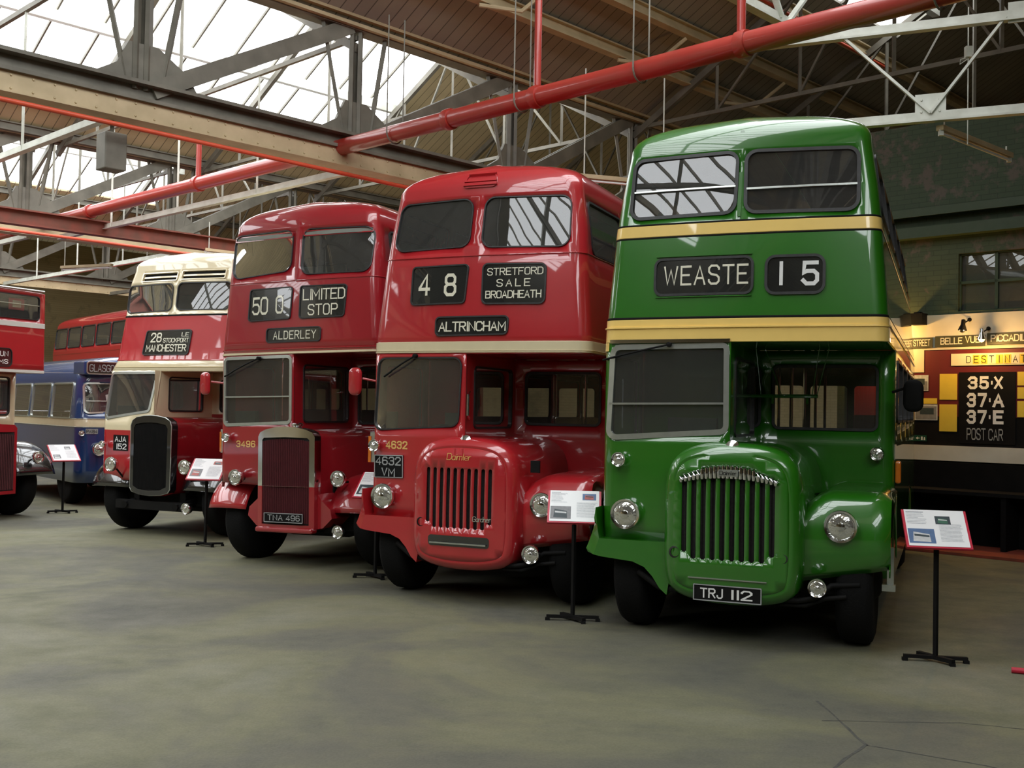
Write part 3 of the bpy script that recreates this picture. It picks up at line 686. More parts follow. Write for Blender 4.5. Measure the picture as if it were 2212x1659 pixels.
def shell(sk, outer, holes, pl, zones, name, mats, parent, inner='lining', th=.03):
    tg = tgrid(sk.LS); dome = max(q[1] for q in outer) > sk.zc
    if dome: outer = [(t, p) for t, p in outer if p < sk.zc] + [(t, sk.zc) for t in reversed(tg)]
    V, F = tri_domain(outer, holes, tg, [p for p in pl if p < sk.zc - .01 or not dome], step=.2, cuts=[z for zz in zones for z in zz if 0 < z < 9] if len(zones) > 1 else ())
    mb = MB(); mb.v = [tuple(sk.S(t, p)) for t, p in V]
    for f in F:
        zc = sum(V[i][1] for i in f) / 3; k = 0
        for j, (z0, z1) in enumerate(zones):
            if z0 <= zc < z1: k = j
        a, b, c = [Vector(mb.v[i]) for i in f]
        if (b - a).cross(c - a).length < 1e-10: continue
        mb.f.append(f); mb.m.append(k)
    if dome:
        rows = [sk.zc] + [p for p in pl if p > sk.zc + 1e-4] + [sk.zc + sk.hb * .999]
        mb.grid([[sk.S(t, p) for t in tg] for p in rows], len(zones) - 1)
    o = mb.build(name, list(mats) + [inner], parent, smooth=38, fix=False)
    me = o.data; bm = bmesh.new(); bm.from_mesh(me); bmesh.ops.remove_doubles(bm, verts=bm.verts, dist=1e-5); bmesh.ops.recalc_face_normals(bm, faces=bm.faces)
    bm.faces.ensure_lookup_table()
    f0 = min(bm.faces, key=lambda f: f.calc_center_median().y)
    if f0.normal.y > 0: bmesh.ops.reverse_faces(bm, faces=bm.faces)
    bm.to_mesh(me); bm.free()
    md = o.modifiers.new('thickness', 'SOLIDIFY'); md.thickness = th; md.offset = -1; md.use_even_offset = False
    md.material_offset = len(mats); md.material_offset_rim = 0
    if len(mats) > 1: md.material_offset = 9
    return o
def window(parent, mp, q, r, frame='gasket', fw=.022, name='window', raise_=.012, bar=None, panes=True, barm='alloy', gl='glass'):
    mb = MB(); ring(mb, rq(q, r, -fw * .6), rq(q, r, fw * .4), mp, .0, raise_, olow=-.02)
    w = mb.build(name, frame, parent, smooth=40)
    if panes:
        g = MB(); fill(g, rq(q, r, fw * .35), mp, -.008, step=.3); g.build('pane', gl, w, smooth=40)
    if bar is not None:
        b = MB(); a0, a1, z0, z1, h = bar
        b.grid([[mp(a0 + (a1 - a0) * k / 6, z0 + (z1 - z0) * k / 6 + dz, off) for k in range(7)] for dz, off in ((0, 0), (0, .014), (h, .014), (h, 0))]); b.build('rail', barm, w)
    return w
def sign(parent, mp, box, lines, r=.03, frame='gasket', fm=.02, name='destination_blind', lm='letter_cream', bg='blind', off=.006, th=.9, gap=1.6):
    q = box if len(box) == 4 and isinstance(box[0], tuple) else rect(*box)
    mb = MB(); fill(mb, rq(q, r), mp, off, step=.25, rim=0); s = mb.build(name, bg, parent)
    if frame:
        f = MB(); ring(f, rq(q, r, -fm), rq(q, r, 0), mp, 0, off + .012); f.build('frame', frame, s, smooth=40)
    if lines:
        t = MB()
        for ln in lines: text(t, ln[0], ln[1], mp, th=ln[2] if len(ln) > 2 else th, gap=ln[3] if len(ln) > 3 else gap, off=off + .003)
        t.build('lettering', lm, s)
    return s
def strip(parent, mp, a0, a1, z0, z1, h, name, m, n=24, smooth=40):
    mb = MB(); mb.grid([[mp(a0 + (a1 - a0) * k / n, z, o) for k in range(n + 1)] for z, o in ((z1, 0), (z1, h), (z0, h), (z0, 0))]); return mb.build(name, m, parent, smooth=smooth)
def wrap_band(parent, sk, z0, z1, h, name, m, tm=None):
    tm = tm or 2 + sk.LS * .985; ts = [t for t in tgrid(sk.LS) if abs(t) <= tm]
    mb = MB(); mb.grid([[sk.S(t, z, o) for t in ts] for z, o in ((z1, 0), (z1 - .004, h), (z0 + .004, h), (z0, 0))]); return mb.build(name, m, parent, smooth=40)
def headlamp(parent, c, r, name='headlight', depth=.09, ax=(0, -1, 0), sx=1.0, shell_m='chrome', bulge=.25, stalk=None):
    mb = MB(); mb.lathe([(r * .35, -depth), (r * .8, -depth * .7), (r * .98, -.012), (r * 1.0, .008), (r * .96, .022), (r * .84, .018), (r * .80, .004)], c, ax, 28)
    h = mb.build(name, shell_m, parent, smooth=50)
    l = MB(); R = r * .81; l.lathe([(R, .006)] + [(R * math.cos(a), .006 + R * bulge * math.sin(a)) for a in frange(.2, PI / 2, 5)], c, ax, 28); l.build('lens', 'lens', h, smooth=50)
    bu = MB(); bu.lathe([(r * .30, .0), (r * .26, R * bulge + .012), (r * .1, R * bulge + .018), (0, R * bulge + .018)], c, ax, 16); bu.build('bulb_cap', 'chrome', h, smooth=50)
    if stalk: s = MB(); s.tube(stalk, .014, 8); s.build('bracket', 'matt_black', h)
    return h
def wheel(parent, x, y, w=.27, r=.5, dual=False, rim='matt_black'):
    mb = MB(); hw = w / 2
    mb.lathe([(r * .60, -hw), (r * .84, -hw * 1.04), (r * .95, -hw * .9), (r, -hw * .62), (r, hw * .62), (r * .95, hw * .9), (r * .84, hw * 1.04), (r * .60, hw)], (x, y, r + .004), (1, 0, 0), 40)
    o = mb.build('wheel', 'rubber', parent, smooth=40)
    h = MB(); g = 1 if x > 0 else -1
    h.lathe([(r * .6, -.02), (r * .52, .01), (r * .34, .03), (r * .22, .10), (r * .15, .12), (0, .12)], (x + g * hw * .5, y, r + .004), (g, 0, 0), 24); h.build('hub', rim, o, smooth=40)
    return o
def seat(parent, x, y, z, m, w=.86):
    mb = MB(); mb.box((x, y, z + .40), (w, .42, .12)); b = Matrix.Rotation(rad(-10), 3, 'X')
    mb.box((x, y + .24, z + .63), (w, .09, .44), b); mb.tube([(x - w / 2, y + .22, z + .4), (x - w / 2, y + .29, z + .87), (x + w / 2, y + .29, z + .87), (x + w / 2, y + .22, z + .4)], .014, 8, m=1)
    mb.bar((x, y, z), (x, y, z + .36), .05, .3, m=1)
    return mb.build('seat', [m, 'chrome'], parent)
def wiper(parent, mp, a, b):
    mb = MB(); mb.tube([mp(*a, .03), mp((a[0] + b[0]) / 2, (a[1] + b[1]) / 2, .05), mp(*b, .045)], .009, 6); mb.tube([mp(b[0] - .0, b[1], .035), mp(b[0] + (b[0] - a[0]) * .35, b[1] + (b[1] - a[1]) * .35, .03)], .010, 6)
    mb.lathe([(.02, 0), (.02, .05), (0, .055)], mp(*a, .0), (0, -1, 0), 10); return mb.build('wiper', 'matt_black', parent)
def mirror(parent, arm, c, w, h, m):
    mb = MB(); mb.tube(arm, .012, 8); q = rect(c[0] - w / 2, c[0] + w / 2, c[2] - h / 2, c[2] + h / 2); r = min(w, h) * .42
    lp = [(rq(q, r, i), d) for i, d in ((0, .02), (0, 0), (.01, -.018), (.03, -.026))]
    mb.grid([[(x, c[1] + d, z) for x, z in l] for l, d in lp], close=True); n = len(lp[0][0])
    mb.add([(x, c[1] + .02, z) for x, z in lp[0][0]], [tuple(range(n))]); mb.add([(x, c[1] - .026, z) for x, z in lp[-1][0]], [tuple(range(n))])
    return mb.build('mirror', m, parent, smooth=50)
def loft_front(mb, outline, levels, m=0):
    """levels: (inset, y) from back to front; returns the last loop for capping"""
    n = len(outline); cx = sum(p[0] for p in outline) / n; cz = sum(p[1] for p in outline) / n
    nr = []
    for i in range(n):
        a = Vector(outline[i - 1]); b = Vector(outline[(i + 1) % n]); d = (b - a).normalized(); k = Vector((-d.y, d.x))
        if k.dot(Vector((cx, cz)) - Vector(outline[i])) < 0: k = -k
        nr.append(k)
    loops = [[(outline[i][0] + nr[i].x * ins, outline[i][1] + nr[i].y * ins) for i in range(n)] for ins, _ in levels]
    mb.grid([[(x, y, z) for x, z in lp] for lp, (_, y) in zip(loops, levels)], m, close=True)
    return loops[-1]
def smooth_poly(pts, it=2):
    for _ in range(it):
        o = []
        for i in range(len(pts)):
            a, b = Vector(pts[i]), Vector(pts[(i + 1) % len(pts)]); o += [tuple(a * .75 + b * .25), tuple(a * .25 + b * .75)]
        pts = o
    return pts
def plate(parent, mp, q, lines, name='number_plate', lm='letter_grey', border='letter_grey', off=.012):
    mb = MB(); fill(mb, rq(q, .004, n=1), mp, off, step=.5, rim=0); s = mb.build(name, 'matt_black', parent)
    f = MB(); ring(f, rq(q, .004, 0, n=1), rq(q, .004, .008, n=1), mp, off, off + .004)
    if border: f.build('border', border, s)
    t = MB()
    for ln in lines: text(t, ln[0], ln[1], mp, th=ln[2] if len(ln) > 2 else 1.0, gap=1.7, off=off + .003)
    t.build('lettering', lm, s); return s

def body(c):
    """upper deck, lower saloon, chassis and wheels shared by the half-cab double deckers; c holds one bus's measures"""
    root = empty('double_decker_bus', (c['o'][0], c['o'][1], 0), -c['th']); root.rotation_euler = (0, -c.get('lean', 0), -c['th'])
    tag(root, c['label'], 'bus', 'half-cab double decker buses'); root['label'] = c['label']
    zb = c['zb']; tail = c.get('tail', 7.8)
    sk = Skin(c['W'], c['YF'], c.get('r', .13), c.get('bow', .03), tail, c['zc'], c['hb'], c['fd'], c.get('e', .82))
    T = 2 + sk.LS
    q1, q2 = c['up']; rw = c.get('rw', .08); z0, z1 = c['side_z']
    holes = [sk.df(rq(q1, rw)), sk.df(rq(q2, rw))]
    sides = []
    for g in (-1, 1):
        for k in range(6):
            ya = c.get('side_y0', .42) + k * 1.16; q = rect(ya, ya + 1.04, z0, z1); sides.append((g, q)); holes.append(sk.ds(rq(q, .07), g))
    for q in c.get('vents', []): holes.append(sk.df(rq(q, .015)))
    pl = sorted(set([round(x, 4) for x in frange(zb, sk.zc, 9)] + [z for zz in c['zones'] for z in zz if zb < z < sk.zc] + [sk.zc + sk.hb * (k / 12) for k in range(1, 12)]))
    top = sk.zc + sk.hb * .999
    shell(sk, [(-T, zb), (T, zb), (T, top), (-T, top)], holes, pl, c['zones'], 'upper_body', c['mats'], root, c.get('inner', 'lining'))
    F = sk.front()
    window(root, F, q1, rw, c.get('wframe', 'gasket'), c.get('wfw', .03), bar=c.get('bar1')); window(root, F, q2, rw, c.get('wframe', 'gasket'), c.get('wfw', .03), bar=c.get('bar2'))
    for g, q in sides: window(root, sk.side(g), q, .07, c.get('wframe', 'gasket'), .02, name='side_window')
    for q in c.get('vents', []):
        v = MB(); ring(v, rq(q, .015, -.012), rq(q, .015, .004), F, 0, .012, olow=-.03); vm = v.build('ventilator', c.get('ventm', 'cream'), root)
        sl = MB(); fill(sl, rq(q, .015, .002), F, -.025, step=.3)
        sl.build('slot', 'matt_black', vm)
        lv = MB(); strip_z = (q[0][1] + q[3][1]) / 2; lv.grid([[F(q[3][0] + .01 + (q[2][0] - q[3][0] - .02) * k / 6, strip_z + d, o) for k in range(7)] for d, o in ((.012, -.02), (.012, -.004), (-.012, -.004), (-.012, -.02))]); lv.build('louvre', c.get('ventm', 'cream'), vm)
    # decks, ceiling and rear
    def deck(z, yf, wd, th, name, m, y1=tail):
        b = MB(); b.box((0, (yf + y1) / 2, z), (2 * wd, y1 - yf, th)); return b.build(name, m, root)
    ts = [t for t in tgrid(sk.LS)]
    fl = MB(); lp = [sk.P(t, zb) for t in ts]; n = len(lp)
    fl.add([(p.x * .995, p.y + .01, zb + .002) for p in lp] + [(p.x * .98, p.y + .02, zb + .05) for p in lp], [tuple(range(n)), tuple(range(2 * n - 1, n - 1, -1))]); fl.build('canopy', c.get('canopym', c['mats'][0]), root)
    rp = MB(); prof = [sk.P(T, p) for p in pl + [top]]
    rp.grid([[(-p.x, p.y - .01, p.z) for p in prof], [(p.x, p.y - .01, p.z) for p in prof]]); rp.build('rear_panel', c['mats'][0], root)
    # lower saloon
    yb = c.get('yb', 1.22); lz = .42
    lk = Skin([(0, c['W'][0][1]), (zb, c['W'][0][1])], [(0, yb)], .10, 0, tail, 9); T2 = 2 + lk.LS
    bh = [rq(q, .05) for q in c['bulk']]; lh = [lk.df(b) for b in bh]; lw = []
    for g in (-1, 1):
        for k in range(5):
            ya = yb + .35 + k * 1.2; q = rect(ya, ya + 1.06, zb - .62, zb - .08); lw.append((g, q)); lh.append(lk.ds(rq(q, .06), g))
    arch = []
    def lower_edge(g):
        pts = []
        for k in range(13):
            a = PI - PI * k / 12; pts.append((g * lk.ty(5.35 + .62 * math.cos(a), lz), lz + .02 + .56 * math.sin(a)))
        return pts
    R_ = lower_edge(1); L_ = lower_edge(-1)
    out = [(-T2, lz)] + list(reversed(L_)) + R_ + [(T2, lz), (T2, zb), (-T2, zb)]
    shell(lk, out, lh, frange(lz, zb, 7), c.get('lzones', [(0, 9)]), 'lower_body', c.get('lmats', [c['mats'][0]]), root, 'dark_lining')
    for q in c['bulk']: window(root, lk.front(), q, .05, c.get('bframe', 'gasket'), .024, name='bulkhead_window')
    for g, q in lw: window(root, lk.side(g), q, .06, 'gasket', .02, name='side_window')
    deck(.70, yb + .06, c['W'][0][1] - .05, .06, 'saloon_floor', 'dark_lining'); 
    wr = c['W'][0][1] - .01; rq_ = [rect(-.98, -.34, 1.62, zb - .14), rect(-.26, .26, 1.62, zb - .14), rect(.34, .98, 1.62, zb - .14)]
    rl = MB(); V, F_ = tri_domain([(-wr, lz), (wr, lz), (wr, zb), (-wr, zb)], [rq(q, .06) for q in rq_], [], [], step=.3); rl.add([(x, tail - .02, z) for x, z in V], F_); rl.build('rear_panel', c['mats'][0], root)
    for q in rq_: window(root, lambda x, z, o=0: Vector((x, tail - .01 + o, z)), q, .06, 'gasket', .02, name='rear_window')
    ch = MB(); ch.box((0, 3.9, .52), (1.5, 7.2, .22)); ch.box((-.42, 1.2, .5), (.1, 2.2, .2)); ch.box((.42, 1.2, .5), (.1, 2.2, .2)); ch.tube([(-.95, .55, .5), (-.4, .55, .36), (.4, .55, .36), (.95, .55, .5)], .05, 8); ch.tube([(-.9, 5.35, .5), (.9, 5.35, .5)], .12, 8)
    ch.box((0, .75, .75), (.8, 1.0, .5)); ch.build('chassis', 'matt_black', root)
    wx = c.get('wx', .90)
    for g in (-1, 1):
        wheel(root, g * wx, c.get('wy', .55), c.get('ww', .27)); wheel(root, g * (c['W'][0][1] - .32), 5.35, .52)
    # seats and grab poles seen through the glass
    for k in range(6):
        for g in (-1, 1): seat(root, g * .55, 1.0 + k * 1.1, zb + .34, c.get('seat', 'seat'), .82)
    for k in range(4):
        for g in (-1, 1): seat(root, g * .6, yb + .9 + k * 1.2, .73, c.get('seat', 'seat'), .82)
    for k in range(4):
        for g in (-1, 1):
            p = MB(); p.tube([(g * .2, yb + .5 + k * 1.0, .73), (g * .2, yb + .5 + k * 1.0, zb)], .016, 8); p.build('grab_pole', 'chrome', root)
    p = MB(); p.tube([(-.95, .42, zb + .62), (.95, .42, zb + .62)], .013, 8)
    # driver's place
    d = MB(); d.lathe([(.20 + .014 * math.cos(a), .014 * math.sin(a)) for a in frange(0, 2 * PI, 8)], (-.60, .42, 1.58), (0, -.45, .9), 24)
    d.bar((-.79, .42, 1.58), (-.41, .42, 1.58), .02, .012); d.tube([(-.60, .42, 1.57), (-.60, .22, 1.1)], .02, 8); d.build('steering_wheel', 'matt_black', root, smooth=40)
    s = MB(); s.box((-.6, .92, 1.25), (.45, .42, .12)); s.box((-.6, 1.12, 1.55), (.45, .08, .5)); s.build('driver_seat', 'seat_green', root)
    return root, sk, lk

def cab(root, sk, c, ws, cabx, edge, mats, zones, rws=.06, frame='gasket', fw=.03, side=True, inner_win=None, bar=None, name='cab'):
    """driver's cab at the left of the picture: curved front with the windscreen, offside and inner side"""
    zb = c['zb']; tl = -sk.ty(c.get('yb', 1.22) + .02, 1.5)
    h = [sk.df(rq(ws, rws))]; sq = rect(.32, 1.10, 1.62, zb - .1)
    if side: h.append(sk.ds(rq(sq, .06), -1))
    out = [(tl, zb), (tl, .72)]
    for k in range(9):                                            # front wheel arch on the offside
        a = rad(22 + 118 * k / 8); out.append((-sk.ty(.55 + .60 * math.cos(a), .5), .5 + .60 * math.sin(a)))
    out += sk.df(edge) + [(sk.tx(cabx, zb), zb)]
    shell(sk, out, h, frange(.4, zb, 12), zones, name, mats, root, 'dark_lining')
    w = window(root, sk.front(), ws, rws, frame, fw, name='windscreen', bar=bar)
    if side: window(root, sk.side(-1), sq, .06, 'gasket', .02, name='cab_side_window')
    mb = MB(); y0 = sk.P(sk.tx(cabx, 1.6), 1.6).y; yb = c.get('yb', 1.22)
    mp = lambda y, z, o=0: Vector((cabx + o, y, z))
    q = inner_win or rect(y0 + .2, yb - .1, 1.66, zb - .12)
    V, F_ = tri_domain([(y0 + .01, .8), (yb, .8), (yb, zb), (y0 + .01, zb)], [rq(q, .05)], [], [], step=.3)
    mb.add([mp(a, b, 0) for a, b in V], F_); mb.build('cab_inner_side', mats[0] if isinstance(mats, (list, tuple)) else mats, root)
    window(root, mp, q, .05, 'gasket', .02, name='cab_inner_window')
    return w

# ---------------------------------------------------------------- the two buses with full-width tin fronts
TIN = [(-.56, .50), (-.565, 1.0), (-.555, 1.36), (-.46, 1.525), (-.28, 1.60), (-.01, 1.617), (.26, 1.60), (.44, 1.525), (.535, 1.36), (.545, 1.0), (.54, .50), (.43, .375), (.2, .328), (-.01, .32), (-.22, .328), (-.45, .375)]
def tin_front(root, m, sk, slots, z0, z1, fluted, dz=0.0):
    ol = smooth_poly([(x, z + (dz if z > 1.2 else 0)) for x, z in TIN], 2)
    mb = MB(); lv = [(0, 1.22), (0, .6), (0, .02), (.003, -.05), (.012, -.10), (.035, -.14), (.065, -.165), (.10, -.18)]
    lp = loft_front(mb, ol, lv)
    x0, x1 = slots; n = 10; sp = (x1 - x0) / (n - .45); hw = sp * .27; holes = []
    for k in range(n):
        xc = x0 + hw + k * sp; f = ((xc - (x0 + x1) / 2) / ((x1 - x0) / 2)) ** 2; zt = z1 + (.075 * (1 - f) if fluted else 0) ; zl = z0 + (.05 if k in (0, n - 1) else 0)
        holes.append(rq(rect(xc - hw, xc + hw, zl, zt), hw * .98, n=3))
    bul = lambda x, z: -.18 - .022 * max(0, 1 - (x / .45) ** 2) * max(0, 1 - ((z - .95) / .55) ** 2)
    V, F = tri_domain(lp, holes, frange(-.5, .5, 12), frange(.4, 1.55, 14), step=.08, gap=.008)
    mb.add([(x, bul(x, z), z) for x, z in V], F)
    b = mb.build('bonnet', m, root, smooth=42); md = b.modifiers.new('thickness', 'SOLIDIFY'); md.thickness = .012; md.offset = -1
    c = MB(); c.box(((x0 + x1) / 2, -.13, (z0 + z1) / 2 + .03), (x1 - x0 + .06, .03, z1 - z0 + .14))
    for k in range(28): c.bar((x0 + (x1 - x0) * k / 27, -.147, z0 - .02), (x0 + (x1 - x0) * k / 27, -.147, z1 + .07), .006, .01)
    c.build('radiator_core', 'core', root)
    if fluted:
        ch = MB(); K = 23; xa, xb = x0 - .02, x1 + .02
        for k in range(K):
            x = xa + (xb - xa) * (k + .5) / K; f = ((x - (xa + xb) / 2) / ((xb - xa) / 2)) ** 2
            zt = 1.425 - .105 * f; zl = 1.338 - .045 * f; y = bul(x, 1.36) - .012
            ch.tube([(x, y + .01, zt + .008), (x, y, zt), (x, y - .004, (zt + zl) / 2), (x, y, zl), (x, y + .01, zl - .006)], [.006, .0155, .0165, .0155, .006], 8)
        ch.build('grille_crown', 'chrome', root, smooth=50)
        bd = MB(); mp = lambda x, z, o=0: Vector((x, -.222 - o, z)); fill(bd, rq(rect(-.10, .055, 1.35, 1.402), .01), mp, .004, rim=-.02); bo = bd.build('badge', 'alloy', root)
        t = MB(); text(t, 'Daimler', (-.088, .045, 1.36, 1.394), mp, th=.7, gap=.9, off=.007); t.build('lettering', 'matt_black', bo)
    for x in (x0 - .05, x1 + .055):
        e = MB(); e.lathe([(.05, .0), (.05, -.008), (.036, -.012), (.034, .02), (.0, .03)], (x, -.172, z0 + .045), (0, 1, 0), 16); e.build('starting_eye', 'core' if fluted else 'matt_black', root, smooth=40)
    e = MB(); e.lathe([(.058, -.045), (.060, .0), (.054, .018), (.03, .028), (0, .03)], (-.012, -.10, 1.575 + dz), (0, -.9, .44), 24); e.build('filler_cap', 'chrome', root, smooth=45)
    return b, bul
def tin_wing(root, m):
    mb = MB(); rows = []
    for k in range(15):
        x = .50 + .672 * k / 14; u = k / 14
        zt = 1.10 + .145 * min(1, u * 3.2) ** .6; zl = .535 + .13 * u; e = max(0, (x - 1.06) / .112); ins = .06 * e ** 2.2; e2 = max(0, (.62 - x) / .12); 
        rows.append([(x, .07 + ins, zl), (x, .03 + ins, zl + .06), (x, .0 + ins, .80), (x, .0 + ins, .95), (x, .03 + ins, 1.06), (x, .09 + ins, zt - .07), (x, .19 + ins * .6, zt - .015 - ins * .6), (x, .40, zt - ins), (x, .8, zt + .01 - ins), (x, 1.24, zt + .01 - ins)])
    mb.grid(rows)
    pr = [(p[1], p[2]) for p in rows[-1]]; poly = pr + [(1.24, .62)] + [(.62 + .56 * math.cos(rad(a)), .50 + .56 * math.sin(rad(a))) for a in range(15, 170, 14)]
    V, F = tri_domain(poly, [], [], [], step=.2); mb.add([(1.172, y, z) for y, z in V], F)
    o = mb.build('front_wing', m, root, smooth=42); md = o.modifiers.new('thickness', 'SOLIDIFY'); md.thickness = .012; md.offset = -1
    # lip of the offside wing below the cab
    w = MB(); P = [(-1.153, 1.04), (-1.165, .95), (-1.19, .85), (-1.222, .755), (-1.25, .69), (-1.236, .66), (-1.10, .635), (-.83, .612), (-.73, .572), (-.66, .50), (-.60, .41), (-.54, .36), (-.50, .60), (-.56, .785), (-1.12, .785), (-1.14, .90), (-1.148, 1.0)]
    n = len(P)
    fr = [(x, -.05 + (.05 if x < -1.16 else 0), z) for x, z in P]; bk = [(x, .10 if x > -1.1 else .3, z) for x, z in P]
    V, F = tri_domain(P, [], [], [], step=.1); yy = lambda x: -.05 + (.06 if x < -1.17 else .0)
    w.add([(x, yy(x), z) for x, z in V], F)
    PD = densify(P, .1); w.grid([[(x, yy(x), z) for x, z in PD], [(x, .12 if x > -1.1 else .95, z) for x, z in PD]], close=True)
    w.build('front_wing', m, root, smooth=30)
def irons(root):
    for pts, r in (([(.36, -.06, .40), (.50, -.05, .40), (.62, -.02, .42), (.74, .05, .52), (.95, .06, .54)], .022), ([(.36, -.02, .36), (.55, -.02, .36), (.70, .02, .42), (.85, .05, .44)], .018), ([(-.46, -.02, .40), (-.62, .0, .42), (-.80, .05, .52)], .03)):
        mb = MB(); mb.tube(pts, r, 8); mb.build('dumb_iron', 'matt_black', root, smooth=50)

def green_bus():
    c = dict(o=(1.806, 8.6483), th=rad(22), label='green double decker bus with yellow bands showing WEASTE 15',
             W=[(0, 1.143), (2.3, 1.143), (2.62, 1.135), (3.35, 1.075), (3.7, 1.04), (4.05, .985)], YF=[(0, 0), (2.5, .0), (3.4, .05), (4.05, .15)], r=.11, bow=.05, zc=4.02, hb=.385, fd=.80,
             zb=2.42, up=([(-.915, 3.975), (-.042, 3.985), (-.052, 3.478), (-.93, 3.468)], [(.03, 3.985), (.898, 3.965), (.903, 3.462), (.038, 3.474)]), rw=.085, side_z=(3.47, 3.96),
             zones=[(0, 9)], mats=['green'], bulk=[rect(.11, .995, 1.725, 2.275), rect(-.245, -.015, 1.735, 2.262)], bframe='gasket', wfw=.028,
             bar1=(-.91, -.05, 3.69, 3.69, .014), bar2=(.04, .895, 3.66, 3.66, .016), seat='seat', tail=7.2)
    root, sk, lk = body(c); F = sk.front()
    wrap_band(root, sk, 3.305, 3.402, .004, 'yellow_band', 'yellow'); wrap_band(root, sk, 2.42, 2.612, .006, 'yellow_band', 'yellow'); wrap_band(root, sk, 2.533, 2.552, .018, 'moulding', 'yellow')
    for a, b in ((3.402, 3.418), (3.290, 3.305), (2.612, 2.632)): wrap_band(root, sk, a, b, .003, 'lining_stripe', 'matt_black')
    mp = sk.front()
    t = MB(); t.grid([[F(x, z, .006) for x in (-.03, .0)] for z in (3.44, 4.1)]); t.build('centre_pillar_strip', 'green', root)
    sign(root, F, rect(-.685, .096, 2.822, 3.098), [('WEASTE', (-.622, .074, 2.887, 3.052), .72, 1.75)], r=.05, fm=.02)
    for z_ in (3.128, 2.79): strip(root, F, -.69, .1, z_, z_ + .008, .014, 'drip_strip', 'green')
    sign(root, F, rect(.225, .648, 2.815, 3.092), [('1', (.305, .345, 2.868, 3.06), 1.3), ('5', (.487, .622, 2.862, 3.06), 1.15)], r=.06, fm=.022, lm='letter_white')
    cab(root, sk, c, [(-1.045, 2.378), (-.092, 2.388), (-.088, 1.70), (-1.078, 1.628)], -.055, [(-1.12, .77), (-.055, .77)], ['green'], [(0, 9)], rws=[.06, .03, .05, .06], frame='alloy', fw=.045, bar=(-1.075, -.085, 1.90, 1.915, .016))
    strip(root, F, -1.07, -.06, 2.415, 2.445, .022, 'windscreen_header', 'chrome')
    wiper(root, F, (-.56, 2.40), (-.98, 2.31))
    tin_front(root, 'green', sk, (-.395, .337), .685, 1.325, True); tin_wing(root, 'green'); irons(root)
    strip(root, lambda x, z, o=0: Vector((x, -.188 - o, z)), -.333, .281, .538, .546, .014, 'plate_shelf', 'alloy')
    plate(root, lambda x, z, o=0: Vector((x, -.178 - o, z)), rect(-.291, .244, .365, .493), [('TRJ', (-.235, -.055, .388, .466)), ('112', (.0, .175, .388, .466))], lm='letter_white')
    headlamp(root, (-.90, -.035, .997), .128); headlamp(root, (.812, -.03, .988), .128); headlamp(root, (-.97, -.02, 1.446), .062, 'side_lamp', .05); headlamp(root, (1.005, 1.15, 1.52), .062, 'side_lamp', .05)
    headlamp(root, (.65, -.10, .517), .073, 'fog_lamp', .09)
    # nearside fittings
    mirror(root, [(1.13, 1.0, 2.05), (1.28, .95, 2.1)], (1.30, .93, 2.02), .16, .27, 'matt_black')
    w_ = MB(); w_.tube([(-.2, 1.08, 2.005), (.51, 1.08, 2.01)], .016, 8)
    for a, b_ in ((-.12, -.2), (.02, 0.0), (.2, .08), (.46, .54), (.5, .62)): w_.tube([(a, 1.08, 2.01), (b_, .9, 2.42)], .004, 5)
    for a in (.12, .42): w_.tube([(a, 1.08, 2.0), (a, 1.08, 1.94)], .013, 8)
    w_.build('blind_winding_rail', 'green', root)
    f_ = MB(); f_.grid([[sk.S(t, z, .007) for t in frange(-2.1, -1.35, 6)] for z in (2.35, 2.42)]); f_.build('band_tab', 'yellow', root)
    mb = MB(); mb.box((1.17, 1.32, 1.36), (.05, .07, .2)); o = mb.build('indicator', 'amber', root); bv = o.modifiers.new('b', 'BEVEL'); bv.width = .02; bv.segments = 3
    mb = MB(); mb.box((1.16, .34, .66), (.05, .06, .3)); mb.box((1.15, .3, .5), (.1, .06, .05)); mb.build('wing_bracket', 'alloy', root)
    mb = MB(); mb.box((-1.2, .6, 1.5), (.04, .05, .18)); mb.build('indicator', 'alloy', root)
    return root

